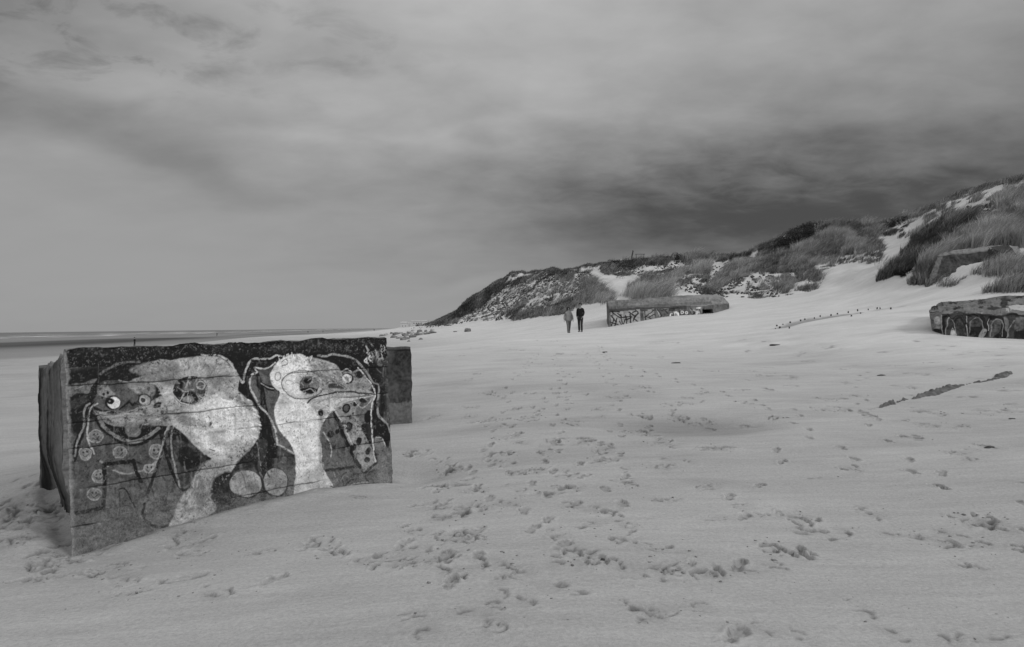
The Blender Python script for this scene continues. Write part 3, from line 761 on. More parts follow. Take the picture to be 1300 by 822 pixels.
f([(200,470),(224,462),(232,476),(218,490),(206,486)], 84, 5, tex=.6, alpha=.6); f([(262,462),(276,470),(284,486),(272,494),(264,480)], 104, 5, tex=.5, alpha=.6); f([(300,500),(314,508),(322,524),(312,520),(302,512)], 110, 4, tex=.6, alpha=.6)
f([(264,546),(286,560),(306,556),(300,570),(276,572)], 140, 5, tex=.5, alpha=.6)
brush([(230,640),(244,610),(262,590),(292,590),(274,630),(262,652)], 90, lambda x, y: 1.9, (5, 14), (92,110,160,84), seed=4)
brush([(122,524),(190,512),(222,512),(236,532),(200,540),(140,538)], 80, lambda x, y: -.08, (5, 14), (84,100,165,150), seed=5)
brush([(88,480),(130,468),(200,450),(110,520),(92,570)], 90, lambda x, y: -.6, (3, 9), (52,70,12,90), seed=6, al=.6)
brush([(106,560),(210,560),(215,640),(100,690)], 130, lambda x, y: 1.4, (2, 8), (48,92,104,30), (.5,1.2), .5, seed=7)
brush([(205,560),(250,570),(240,650),(160,690),(160,600)], 110, lambda x, y: 1.2, (3, 10), (20,92,40,110), (.6,1.5), .55, seed=8)
# halo outlines
st([(256,450.5),(268,450),(280,452.5),(292,461),(300,473),(308,486),(311,474),(316,462),(323,456),(336,456),(345,455),(352,451),(361,453.5)], 2.6, 150)
st([(228,448),(240,438),(250,444)],1.2,84); st([(236,443),(243,439)],1.5,120,alpha=.6)
# second ostrich: grey jacket at its left
f([(327,472),(318,478),(316.5,490),(319,503),(329,516),(342,531),(350,562),(374,577),(382,560),(360,520),(352,496),(346,470),(336,468)], 82, 1.2, tex=.25)
f([(324,474),(330,476),(338,512),(340,524),(331,512)], 18, 1.2)
f([(329,483),(338,488),(352,493),(352,498),(340,496),(330,488)], 20, 1.2); st([(331,486),(340,492),(352,496)],1.0,150)
f([(324,466),(336,469),(350,462),(356,470),(350,482),(342,480)], 66, 1.3)
st([(326,472),(323.5,467),(334.6,468.5),(343,466),(349,461)], 1.8, 160)
st([(327,472.5),(319,477),(317,488),(320,500),(329,513.5),(341,528),(348,541),(351.6,563)], 2.3, 158)
st([(349,564),(360,568),(376,578)], 2.0, 150); st([(376,578),(392,580),(412,572)],1.1,120,alpha=.7)
# white head and long neck
f([(349,464),(356,457),(369,451),(382,449),(392,454),(413,459),(428,464),(434,474),(445,487),(471,498),(474,503),(450,507),(438,513),(428,519),(420,526),(412,534),(406,549),(409,578),(413,599),(422,622),(392,640),(372,640),(376,600),(370,566),(355,547),(349,529),(349,516),(355,500),(349,494),(343,478)], 193, 1.3, tex=.2, flake=0)
f([(392,455),(413,459),(428,464),(434,474),(445,487),(471,498),(445,500),(418,500),(402,486),(396,470)], 132, 3, tex=.5, flake=.05)
f([(376,478),(410,470),(440,490),(471,500),(436,502),(404,506),(392,512)], 122, 4, tex=.35, alpha=.7)
f([(393,511),(416,503),(450,500),(472,502),(448,508),(420,524),(408,530),(398,520)], 128, 2.5, tex=.35, alpha=.85)
f([(400,514),(430,506),(448,508),(424,522)], 178, 3, tex=.2, alpha=.8)
for k in range(16):
    a = 356 + k * 2.6 + random.uniform(-1.5, 1.5); yt = 455 - 5*math.sin(k/15*3.1); st([(a, yt + 3), (a + random.uniform(-2,2), yt - random.uniform(-1,3))], random.uniform(.8,1.8), random.choice((190,150,205)), smooth=False)
for k in range(90):
    x_ = random.uniform(352,418); y_ = random.uniform(515,590); 
    if x_ < 352 + (y_-515)*.35: continue
    el(x_,y_,.55,.7,90,alpha=.7)
for k in range(60): el(random.uniform(366,425), random.uniform(456,476), random.uniform(.6,1.6), random.uniform(.6,1.4), random.choice((90,120,150)), alpha=.7)
f([(405,526),(411,526),(408,570),(412,600),(406,596),(404,560)], 116, 3.5, alpha=.7)
f([(386,600),(404,596),(416,620),(400,626),(388,618)], 150, 4, tex=.4, alpha=.6)
el(384,488.5,26,18.5,86,3,ring=1.5); el(384,488.5,24,17,150,3,ring=.8,alpha=.5)
el(392,489,12.5,12,74,tex=.3); f([(397,481),(404,488),(401,493),(393,491)], 112, 1); el(390,483.5,4.6,3.6,26); f([(380,495),(392,492),(403,494),(399,499),(388,499)], 16, 1); st([(384,497),(394,494),(400,499)],.9,150)
st([(381,487),(376,486),(372,488)],1.2,110,alpha=.6); el(367,485.5,4.5,3,150,ring=1)
f([(417,489),(424,487),(434,491),(437,494),(426,494),(418,493)], 62, 1.2); st([(414,488),(420,484),(428,486),(438,492)], 1.1, 70)
st([(391,512),(401,504.5),(420,500),(442,498),(458,499),(472,500)], 2.0, 52); st([(394,514),(404,508),(424,503),(446,502)],1.0,165,alpha=.7)
el(407,524,3,4.4,14,flake=0); st([(407,524),(407.5,534)],1.6,90,alpha=.6)
st([(357,460),(363,456),(365,462),(358,465)],1.1,90); el(353,478,3.8,5,120,ring=1.2)
# crown of black with rings
f([(428,453),(440,455),(452,463),(460,473),(457,470),(447,472),(433,469),(428,460)], 16, 1.3)
f([(434,474),(447,472),(457,469),(464,480),(472,494),(458,494),(442,490)], 112, 1.3, tex=.4)
el(441,481,7,7,16); el(440.5,481,5.4,5.4,190); el(440,481,2.6,2.6,120); el(456,476,5.2,4.8,36); st([(434,472),(440,468.5),(446,472)],1.5,150)
# coat and scarf of the second bird
f([(412,536),(426,522),(436,556),(456,591),(414,600),(409,570)], 78, 1.2, tex=.3)
f([(436,512),(474,503),(466,520),(450,524),(444,522)], 112, 1.2, tex=.35)
f([(426,522),(440,512),(452,518),(462,540),(474,570),(479,587),(461,602),(446,574),(433,544)], 124, 1.1, tex=.28)
f([(452,520),(472,506),(476,540),(474,566),(466,548),(460,540),(455,530)], 92, 1.3, tex=.4)
f([(460,541),(473,541),(477,566),(474,572)], 50, 1.2, tex=.5); f([(463,526),(472,520),(473,538),(464,536)], 24, 1.2)
for a_ in ((439.4,518.5,5,6),(451,512.6,3.2,3.2),(461,508,5,3),(443,541,5.2,6.2),(456,560,3.6,5),(449,568,3.6,4.4),(468,573,3.2,5),(466.5,584,3.4,3.6),(419.7,551.4,4.4,4.6),(428.5,548.5,3,3.4)):
    el(*a_, 34, 15)
el(439.4,518.5,3,4,74,15); el(443,541,3,4,66,15); el(439,541,1.1,1.4,150)
for k in range(14): el(random.uniform(448,460), random.uniform(536,552), .7, .7, 165)
st([(425,525),(433,545),(444,570),(456,592)], 4.8, 12, smooth=False); st([(456,591),(461,602),(467,611)], 2.6, 16)
st([(461,602),(470,594),(479.5,586.5)], 3.2, 14, smooth=False); st([(460,541),(474,570),(480,585)], 3.0, 12, smooth=False)
st([(414.6,598),(434,595),(457,591)], 3.6, 16, smooth=False)
st([(427,523),(440,548),(448,566)],1.4,165,alpha=.8); st([(410,549),(417.5,559.5),(421,570),(420,580)], 1.6, 150)
# right outline
st([(474,492),(478,505),(477,530),(480,545)], 7, 12)
f([(472,520),(479,527),(489,538),(498,550),(496,565),(492,568),(485,556),(475,554),(474,540)], 14, 1.1, tex=.7)
f([(476,556),(484,558),(490,568),(486,572),(477,570)], 96, 1.2, tex=.3)
st([(404,452),(413,453),(422,450),(434,451),(445,454),(454,459),(463,469),(469,478),(473,486),(479,488),(480.5,496),(479.5,512),(480,525),(485,532),(492,539),(498,549)], 2.6, 122)
st([(455,467),(461,475),(470,487),(476,502),(472,512),(471,532),(473,549),(474,568),(477,586)], 1.6, 176)
st([(450,509),(461,518),(474.5,503)],1.2,150); st([(478,555),(484,556),(490,566)],1.2,160)
brush([(352,470),(372,455),(392,458),(396,480),(376,500),(352,500)], 90, lambda x, y: math.atan2(y - 488, x - 384), (2, 5), (150,120,230,170), (.5,1.2), .5, seed=9)
brush([(392,456),(430,466),(445,488),(400,486)], 110, lambda x, y: .5, (1.5, 5), (90,60,170,185), (.6,1.4), .6, seed=10)
brush([(402,504),(450,501),(470,502),(425,520),(408,530)], 60, lambda x, y: -.25, (3, 10), (96,165,190,84), (.5,1.1), .5, seed=11)
brush([(352,520),(404,524),(408,580),(420,620),(388,622),(368,560)], 120, lambda x, y: 1.3, (3, 10), (230,180,160,150), (.5,1.2), .35, seed=12)
brush([(412,540),(430,540),(452,588),(414,596)], 60, lambda x, y: 1.1, (3, 9), (52,100,112,40), (.5,1.3), .5, seed=13)
brush([(300,470),(345,500),(352,600),(300,600)], 90, lambda x, y: 1.2, (2, 6), (10,44,60,84), (.6,1.6), .55, seed=14)
brush([(330,575),(376,580),(386,630),(330,660)], 90, lambda x, y: 1.0, (2, 7), (20,60,110,130), (.6,1.5), .55, seed=15)
brush([(420,596),(500,575),(503,612),(424,626)], 80, lambda x, y: .8, (2, 7), (50,120,66,140), (.5,1.2), .45, seed=16)
brush([(260,600),(304,592),(300,650),(250,662)], 60, lambda x, y: 1.0, (2, 6), (16,84,100,24), (.6,1.5), .6, seed=17)
for k in range(26):                                       # runs and stains down the face
    x_ = random.uniform(90, 490); y_ = random.uniform(455, 560); l_ = random.uniform(12, 60)
    st([(x_, y_), (x_ + random.uniform(-1, 1), y_ + l_ / 2), (x_ + random.uniform(-1.5, 1.5), y_ + l_)], random.uniform(.6, 1.8), random.choice((24, 40, 120)), alpha=.3, flake=.2)
# two discs low between the birds
f([(270,610),(284,600),(296,604),(300,636),(282,642),(268,634)], 30, 3, tex=.9)
el(311.6,615.6,21,18,16); el(311.6,614.4,20,17,138,tex=.3); f([(296,604),(312,598),(316,622),(302,628)], 118, 4, alpha=.7); f([(314,612),(326,612),(328,624),(314,624)], 90, 3, alpha=.7)
st([(306,600),(310,612),(312,620)],1.4,84); st([(322,602),(324,612)],1.2,90)
el(350,613,17,19,16); el(350,612,15.4,17.5,128,tex=.3); f([(342,600),(352,598),(356,620),(346,628)], 112, 4, alpha=.6); st([(338,598),(342,606)],2,60)
# lower right scribbles
st([(420,618),(436,622),(434,606),(440,600)],1.4,34); st([(436,620),(446,610),(458,608)], 1.6, 30); st([(440,620),(452,614),(466,612)], 1.6, 150)
st([(424,600),(430,612),(438,604),(446,608)],1.1,150,alpha=.6)
f([(482,575),(500,570),(503,612),(480,612)], 98, 4, tex=.5, alpha=.7)
# scribble at the top right
for k in range(34):
    x_ = 464 + random.random()*26; y_ = 436 + random.random()*22
    st([(x_,y_),(x_+random.uniform(-2,2.5),y_+random.uniform(2,6)),(x_+random.uniform(-1,3),y_+random.uniform(4,8))], random.uniform(.8,1.5), random.choice((120,150,170,96)), tex=.4)
f([(474,458),(490,460),(494,480),(484,482),(476,470)], 44, 3, tex=.6, alpha=.7); st([(478,468),(486,474),(488,464)],1.2,88)
# upper band: lichen-like mottling carried back over the paint
u = P[fi]; dt = dtop[fi]
k = sst(20, 9, dt) * sst(.05, .4, mott[fi] + .4 * n_b[fi]); pt.v = pt.v * (1 - .8 * k) + alb(60) * (1 + .8 * mott[fi]) * .8 * k
k = sst(.3, .62, fbm2(u[:, 0] / 1.6, u[:, 1] / 1.6, 3, 560)) * sst(-.1, .4, fbm2(u[:, 0] / 30, u[:, 1] / 18, 3, 580)); pt.v *= 1 - .65 * k
k = sst(.36, .66, fbm2(u[:, 0] / 1.3, u[:, 1] / 1.3, 3, 561)) * sst(.0, .5, fbm2(u[:, 0] / 26, u[:, 1] / 20, 3, 587)); pt.v = pt.v * (1 - .6 * k) + alb(120) * .6 * k
ff = fbm2(u[:, 0] / 1.1, u[:, 1] / 1.1, 4, 590, .7); fc = fbm2(u[:, 0] / 9, u[:, 1] / 6, 4, 595, .6)
zf = V0[fi, 2] - E; xs_ = sw[fi]
for q, sz in enumerate(SEAMS):
    below = zf - (sz + .010 * fbm2(T[fi] * 9, np.full(len(fi), q * 3.3), 3, 380))
    k = np.exp(-np.abs(below) / (.018 + .02 * np.clip(fbm2(xs_ * 5, np.full(len(fi), 7. + q), 3, 640), 0, 1))) * sst(-.1, .5, fbm2(xs_ * 3, np.full(len(fi), 3. + q), 4, 650) + .4 * ff)
    pt.v *= 1 - .6 * k
    run_ = sst(.15, .5, fbm2(xs_ * 26, np.full(len(fi), 11. + q), 3, 660)) * np.where(below < 0, np.exp(below / .10), 0)
    pt.v = pt.v * (1 - .35 * run_) + alb(118) * .35 * run_
low = sst(-1.35, -1.85, zf); pt.v = pt.v * (1 - .35 * low) + alb(98) * (1 + .7 * ff + .4 * fc) * .35 * low
pt.v *= 1 - .72 * sprof[fi]
k = (1 - sst(.002, .012, T[fi] + .008 * n_a[fi])); pt.v = pt.v * (1 - k) + alb(112) * (1 + .6 * n_a[fi]) * k     # chipped pale arris
pt.v = pt.v * (1 + .42 * ff + .28 * fc)
k = sst(.30, .5, fbm2(u[:, 0] / 5, u[:, 1] / 4, 5, 598, .72) + .15 * ff) * (1 - .55 * (pt.v > .4)); pt.v = pt.v * (1 - .65 * k) + alb(60) * (1 + .6 * ff) * .65 * k
pt.v *= .62 + .38 * sst(.02, .10, pt.v)
k = sst(.34, .48, fbm2(u[:, 0] / 2.2 + 40, u[:, 1] / 1.8, 5, 599, .72)); pt.v *= 1 - .6 * k
val[fi] = np.clip(pt.v, .01, .82)
ow = link('graffiti_wall', shell_mesh('graffiti_wall', V, Fq, tri, val, MAT_MURAL))
recentre(ow, (float(A[0]), float(A[1]), E - 1.9))
tag(ow, 'large concrete block in the foreground painted with two big ostrich heads', 'concrete block')

# ---- darker block behind it -------------------------------------------------
p = at(522, 441, 13.6); n_ = np.array([.3, -.954]); tdir = np.array([-.954, -.3]); bk = np.array([-.3, .954])
q0 = p[:2]; q = [q0 + tdir * 1.9, q0, q0 + bk * 1.2, q0 + tdir * 1.9 + bk * 1.2]
R0 = ring([E - 2.5]*4, q); R1 = ring([p[2] + .01, p[2], p[2] - .03, p[2] - .02], q)
V, Fq, tri, Sd, T, VR = shell([R0, R1], [150, 50, 50, 50], [120])
V0 = V.copy(); V = V + rough(V0, .05, 2.5, 600) + rough(V0, .008, 30, 610, 3)
P = proj(V0); na = fbm2(P[:, 0] / 3, P[:, 1] / 3, 4, 620, .65)
ncc = fbm2(P[:, 0] / 9, P[:, 1] / 14, 3, 633)
val = alb(56) * (1 + .8 * na + .8 * ncc); val = np.where(P[:, 1] + 3 * ncc > 511, alb(84) * (1 + .45 * na), val)
val = np.where(np.abs(P[:, 1] - 445) < .8, alb(26), val); val = np.where(P[:, 1] < 444, alb(66) * (1 + .3 * na), val)
ob = link('concrete_block', shell_mesh('concrete_block', V, Fq, tri, np.clip(val, .01, .8), MAT_MURAL))
recentre(ob, (float(q0[0]), float(q0[1]), E - 1.9))
tag(ob, 'smaller dark unpainted concrete block just behind the right end of the graffiti wall', 'concrete block')

# ---- middle bunker -----------------------------------------------------------
def W(px, py, Y): return tuple(at(px, py, Y))
bot = E - 1.2
w1 = [at(773, 392.6, 50), at(905, 387.4, 50), at(925.5, 385.6, 52.2), at(925, 386, 54.2), at(770, 391.5, 54.3)]
w0 = [np.array([p[0], p[1], bot]) for p in w1]
w0[0] = w0[0] + np.array([-.05, 0, 0])
w2 = [at(771, 385.0, 50.7), at(899, 377.3, 51.2), at(917.5, 376.5, 52.4), at(917, 376.6, 54), at(770, 384, 54.1)]
w2b = [at(772, 382.6, 51.1), at(874, 374.9, 51.8), at(911, 374.2, 52.9), at(910, 374.6, 54), at(771, 382.4, 54)]
V, Fq, tri, Sd, T, VR = shell([w0, w1, w2, w2b], [260, 50, 20, 80, 60], [70, 16, 6])
V0 = V.copy(); P = proj(V0)
V = V + rough(V0, .05, 1.3, 700) + rough(V0, .035, 7, 710, 4)
na = fbm2(P[:, 0] / 1.8, P[:, 1] / 1.8, 4, 720, .6); nb = fbm2(P[:, 0] / 18, P[:, 1] / 4, 3, 730)
ns = fbm2(P[:, 0] / .8, P[:, 1] / 5, 3, 735)
val = alb(84) * (1 + .5 * na + .4 * nb + .35 * ns)
roof = VR > 1.0
val = np.where(roof, alb(92) * (1 + .45 * na + .5 * nb + .25 * ns) * np.where(P[:, 0] > 868, 1.12, 1), val)
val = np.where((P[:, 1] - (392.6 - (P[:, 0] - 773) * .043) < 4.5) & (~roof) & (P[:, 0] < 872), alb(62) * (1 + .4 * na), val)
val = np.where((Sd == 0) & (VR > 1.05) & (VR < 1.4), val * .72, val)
val = np.where(Sd == 4, alb(84) * (1 + .4 * na), val)
emb = (Sd == 0) & (P[:, 0] > 892) & (P[:, 0] < 909) & (P[:, 1] > 393.0) & (P[:, 1] < 400.5) & (VR < 1)
V[emb, 1] += 1.1; val[emb] = .03  # opening pushed in, its inner shade painted into the colour
fi = np.nonzero((Sd == 0) & (VR <= 1.0))[0]
pt = Painter(P[fi], val[fi].copy(), wob=.15, seed=9); f = pt.fill; st = pt.stroke; el = pt.ell
kw = dict(soft=.5, flake=0)
f([(775,396),(790,395),(812,393),(813,410),(795,414),(776,416)], 138, .6, False, tex=.4)
for s_ in ([(775,395),(783,401),(788,404)],[(777,395),(786,396)],[(784,398),(790,403),(802,402)],[(788,400),(790,411)],[(779,405),(776,414)],[(783,404),(780,415)],[(786,408),(790,415),(794,406)],[(795,401),(796,413)],[(800,399),(801,412)],[(796,406),(802,404)],[(803,397),(808,395),(810,398),(806,402),(804,408)],[(776,401),(781,408)],[(799,396),(807,403)],[(775,409),(784,412)],[(805,405),(811,410)]):
    st(s_, 1.5, 12, smooth=False, **kw)
f([(816,394),(830,392),(832,406),(818,410)], 124, .6, False, tex=.4)
for s_ in ([(818,396),(820,408)],[(830,394),(820,402),(830,407)],[(816,395),(822,394)],[(824,403),(831,399)]): st(s_, 1.1, 16, smooth=False, **kw)
f([(838,400),(844,408),(834,408)], 175, .6, False); f([(845,391.5),(848,391.5),(848,394),(844,394)],190,.5,False)
f([(850,399),(857,396),(862,398),(862,404),(857,406),(850,407)], 200, .8)
for s_ in ([(852,405),(852,399),(857,405),(858,398)],[(859,400),(861,404)]): st(s_, 1.0, 18, smooth=False, **kw)
for cx in (866,871.5): el(cx,397.3,3.0,2.9,14,soft=.5); el(cx,397.3,2.2,2.1,190,soft=.5); el(cx,397.3,.8,.8,14,soft=.5)
st([(865,403),(869,404),(873,401)],1.6,165,**kw)
f([(833,392),(848,391),(848,406),(833,408)], 100, .6, False, tex=.6); f([(876,390),(891,389.5),(891,400),(876,402)], 110, .6, False, tex=.6)
for s_ in ([(835,393),(840,401),(835,407)],[(842,392),(847,398)],[(850,392),(861,391.5)],[(849,394),(856,394)],[(877,391),(884,399)],[(886,392),(879,400)],[(888,393),(890,399)],[(862,393),(863,401)],[(840,394),(846,393)]): st(s_, 1.0, 14, smooth=False, **kw)
st([(835,395),(838,402)],.9,175,**kw); st([(880,394),(888,397)],.8,170,**kw); st([(905,389),(922,388)],.9,60,**kw)
f([(883,390.5),(889,390),(889,392),(884,392.4)],190,.5,False); f([(883,397),(887,396.5),(885,401),(883,401)],170,.5,False)
for s_ in ([(876,395),(878,401)],[(880,396),(880,401)],[(875,401),(882,398)]): st(s_, .9, 24, smooth=False, **kw)
st([(878,388.5),(892,388),(910,387)],.8,120,**kw)
val[fi] = np.clip(pt.v, .01, .82)
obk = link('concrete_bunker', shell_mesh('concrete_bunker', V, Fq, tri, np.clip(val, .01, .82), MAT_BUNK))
recentre(obk, (float(w1[0][0]), 50.0, E - .2))
tag(obk, 'low grey bunker with sloping roof edge and graffiti, half sunk in sand behind the couple', 'bunker')

# ---- right bunker ------------------------------------------------------------
e1 = [at(1181, 394.5, 26.3), at(1196, 398.2, 25.0), at(1420, 402, 24.6), at(1420, 396, 31), at(1190, 389, 30.5)]
e0 = [np.array([p[0], p[1], E - 1.4]) for p in e1]
e0[0] = at(1186, 428, 26.3); e0[0][2] = E - .9; e0[1] = at(1199, 428, 25.05); e0[1][2] = E - .9
e2 = [at(1193, 388.0, 27.2), at(1220, 390.5, 26.6), at(1420, 385, 26.6), at(1420, 372, 31), at(1196, 386.5, 30)]
e3 = [at(1222, 383.5, 28.6), at(1250, 380.3, 28.4), at(1420, 366, 28.6), at(1420, 366, 31), at(1228, 383, 29.8)]
V, Fq, tri, Sd, T, VR = shell([e0, e1, e2, e3], [30, 420, 20, 60, 30], [110, 40, 36])
V0 = V.copy(); P = proj(V0)
V = V + rough(V0, .11, 1.3, 800) + rough(V0, .045, 5, 810, 4)
rf = sst(1.05, 1.3, VR)
lay = fbm3(V0[:, 0] * .8, V0[:, 1] * 1.2, V0[:, 2] * 9, 4, 820)
V[:, 2] += rf * (.10 * np.round(lay * 3.2) / 3.2 + .05 * lay)
edge = np.exp(-((VR - 1.0) / .05) ** 2); V[:, 2] += edge * .05 * fbm3(V0[:, 0]*4, V0[:, 1]*4, V0[:, 2]*0, 3, 830)
na = fbm2(P[:, 0] / 2, P[:, 1] / 2, 4, 840, .65); nb = fbm2(P[:, 0] / 16, P[:, 1] / 3, 4, 850)
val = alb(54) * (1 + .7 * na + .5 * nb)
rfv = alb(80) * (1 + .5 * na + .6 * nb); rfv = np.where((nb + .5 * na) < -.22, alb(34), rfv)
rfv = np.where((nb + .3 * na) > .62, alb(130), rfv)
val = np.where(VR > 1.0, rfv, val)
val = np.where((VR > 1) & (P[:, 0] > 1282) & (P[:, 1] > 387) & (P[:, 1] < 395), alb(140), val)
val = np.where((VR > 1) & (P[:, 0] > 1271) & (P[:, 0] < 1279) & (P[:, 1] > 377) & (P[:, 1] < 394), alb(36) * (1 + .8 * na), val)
fi = np.nonzero(((Sd == 1) | (Sd == 0)) & (VR <= 1.0))[0]
pt = Painter(P[fi], val[fi].copy(), wob=.3, seed=15); f = pt.fill; st = pt.stroke; el = pt.ell
f([(1197,400),(1300,401),(1430,402),(1430,440),(1197,430)], 50, 1, False, tex=.5)
f([(1180,396),(1196,398),(1198,428),(1184,428)], 96, 1, False, tex=.6)
f([(1186,404),(1193,406),(1194,412),(1189,413)], 150, 1.4, tex=.6, flake=.3); f([(1187,414),(1193,417),(1188,420)], 130, 1.2, tex=.6, flake=.3); f([(1186,418),(1194,420),(1194,426),(1187,426)],30,1)
# loops of the big letters
f([(1198,404),(1203,401.5),(1210,410),(1214,404),(1221,403),(1227,414),(1228,428),(1198,427)], 24, .8)
f([(1201,408),(1205,404),(1210,414),(1206,425),(1201,425)], 50, 2, tex=.8)
f([(1213,412),(1219,406),(1225,414),(1226,427),(1215,427)], 52, 2, tex=.8)
f([(1205,427),(1209,416),(1214,427)], 150, .8, False)
f([(1228,401),(1243,401),(1250,404),(1256,420),(1252,428),(1229,428)], 24, .8)
f([(1230,404),(1242,404),(1247,412),(1240,417),(1231,414)], 66, 2.4, tex=.8); f([(1230,417),(1243,417),(1240,428),(1230,428)], 12, .8)
f([(1243,427),(1248,418),(1254,420),(1250,428)], 120, .8)
f([(1256,402),(1272,402),(1278,412),(1280,428),(1256,428)], 22, .8)
f([(1258,408),(1264,404),(1271,406),(1269,420),(1262,428),(1257,428)], 66, 2.2, tex=.8); f([(1274,403),(1279,404),(1282,420),(1277,416)], 90, 1, tex=.4)
st([(1281,427),(1284,414),(1288,408),(1292,414),(1293,427)],1.6,110)
f([(1289,404),(1300,404),(1300,418),(1290,418)], 84, 1, tex=.5); f([(1289,420),(1312,420),(1312,430),(1289,428)], 12, .7, False)
f([(1306,404),(1330,403),(1336,426),(1308,428)], 30, 1); f([(1310,408),(1322,406),(1326,420),(1312,424)], 90, 1)
st([(1200,426),(1202,412),(1206,405),(1211,412),(1213,426)],1.2,120,soft=.6,flake=0); st([(1231,426),(1233,410),(1240,404),(1247,410),(1248,426)],1.2,104,soft=.6,flake=0); st([(1259,427),(1260,410),(1266,404),(1273,411),(1274,427)],1.2,112,soft=.6,flake=0)
st([(1196,401),(1196.5,424),(1204,426)],1.1,160,soft=.6,flake=0); st([(1228,402),(1228.5,427)],.8,150,soft=.6,flake=0); st([(1256,404),(1255.5,420)],.8,150,soft=.6,flake=0)
st([(1198,402),(1204,400.5),(1209,407),(1214,402.5),(1222,402),(1228,412)],1.3,12,soft=.6,flake=0)
st([(1244,401),(1252,412),(1256,402)],1.4,12,soft=.6,flake=0); st([(1228,401),(1300,401.4)],1.1,14,soft=.6,flake=0)
val[fi] = np.clip(pt.v, .01, .82)
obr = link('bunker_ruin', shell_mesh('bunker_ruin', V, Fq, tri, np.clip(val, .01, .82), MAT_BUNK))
recentre(obr, (float(e1[1][0]), 25.0, E - .6))
tag(obr, 'broken dark bunker with black looping graffiti at the right edge of the beach', 'bunker')

# ---- ruin in the grass of the dune ---------------------------------------------
f1 = [at(1192, 324.5, 43.2), at(1262, 316, 42.0), at(1297, 325, 41.6), at(1299, 318, 46), at(1200, 322, 46.5)]
f0 = [p + np.array([0, 0, 0.]) for p in f1]
f0 = [at(1176, 364, 42.2), at(1258, 372, 41.0), at(1292, 372, 40.6), at(1310, 372, 47), at(1170, 370, 48)]
f2 = [at(1196, 322.5, 44.0), at(1258, 313.5, 43.0), at(1283, 311.5, 43.2), at(1296, 315, 45), at(1205, 320.5, 45.6)]
V, Fq, tri, Sd, T, VR = shell([f0, f1, f2], [150, 60, 20, 40, 30], [80, 10])
V0 = V.copy(); P = proj(V0)
V = V + rough(V0, .20, .8, 900) + rough(V0, .07, 4, 910, 4)
na = fbm2(P[:, 0] / 2, P[:, 1] / 3, 4, 920, .65); nb = fbm2(P[:, 0] / 14, P[:, 1] / 14, 3, 930)
val = alb(48) * (1 + .8 * na + .9 * nb)
val = np.where((Sd == 0) & (T < .10), alb(84) * (1 + .3 * na), val)
val = np.where(VR > .97, alb(98) * (1 + .3 * na), val)
val = np.where((na + nb) < -.35, alb(34), val); val = np.where(Sd == 1, alb(40) * (1 + .5 * na), val)
of = link('concrete_ruin', shell_mesh('concrete_ruin', V, Fq, tri, np.clip(val, .01, .8), MAT_BUNK))
recentre(of, (float(f0[0][0]), 42.0, float(f0[0][2])))
tag(of, 'tilted grey concrete slab buried in the grassy dune above the right bunker', 'ruin')

# ------------------------------------------------------------------ rocks, clods, stakes, slab edges
MAT_ROCK = simple_mat('dark_rock', .13, .5, 3.5, .9, .2, .8, .05)
MAT_ROCK2 = simple_mat('pale_rock', .26, .4, 3.5, .9, .2, .8, .05)
def rock_mesh(sx, sy, sz, seed, mat, n=3):
    bm = bmesh.new(); bmesh.ops.create_icosphere(bm, subdivisions=n, radius=1)
    co = np.array([v.co[:] for v in bm.verts])
    co = np.sign(co) * np.abs(co) ** .75
    d = 1 + .38 * fbm3(co[:, 0]*1.3, co[:, 1]*1.3, co[:, 2]*1.3, 4, seed)
    # planar breaks
    rg = np.random.default_rng(seed)
    co = co * d[:, None]
    for _ in range(7):
        nn_ = rg.normal(size=3); nn_ /= np.linalg.norm(nn_); k = co @ nn_ - rg.uniform(.6, .9)
        co = co - np.where(k > 0, k, 0)[:, None] * nn_[None] * .9
    for v, c in zip(bm.verts, co): v.co = Vector(c * np.array([sx, sy, sz]))
    me = bpy.data.meshes.new('rock'); bm.to_mesh(me); bm.free(); me.materials.append(mat)
    return me
def put_rock(name, px, py, s, seed, mat, label, cat, group=None, Y=None, flat=.6, rot=None):
    h, ok = hit([px], [py]); x, y = h[0][:2]
    o = link(name, rock_mesh(s, s * random.uniform(.6, .9), s * flat, seed, mat))
    o.location = (x, y, surf(x, y) + s * flat * .25); o.rotation_euler = (0, 0, random.uniform(0, 6) if rot is None else rot)
    tag(o, label, cat, group); return o
G = 'rocks at the foot of the left dune'
RK = [(484,427,.55),(490,426,.6),(497,424,.5),(503,425,.62),(509,423.5,.5),(514,427,.6),(516,431,.4),(521,424,.6),(524,428.5,.5),(531,426,.55),(537,425,.5),
      (543,424.5,.5),(549,423.4,.45),(524,421,.55),(534,431.5,.32),(532,422,.5),(506,430,.5),(512,432,.42),(541,421.5,.4),(549,420,.4),(519,434,.3),(500,429,.45)]
for i, (a, b, s) in enumerate(RK):
    put_rock('rock', a, b, s * random.uniform(.7, 1.0), 50 + i, MAT_ROCK2 if i % 3 == 1 else MAT_ROCK,
             'weathered rock in the rubble heap beyond the small dark block', 'rock', G)
put_rock('rock', 594, 421.3, .42, 120, MAT_ROCK, 'lone dark pointed rock on the open sand left of the couple', 'rock', flat=.75)
put_rock('rock', 578, 421.6, .22, 121, MAT_ROCK, 'small flat dark rock on the sand left of the lone pointed rock', 'rock', flat=.4)
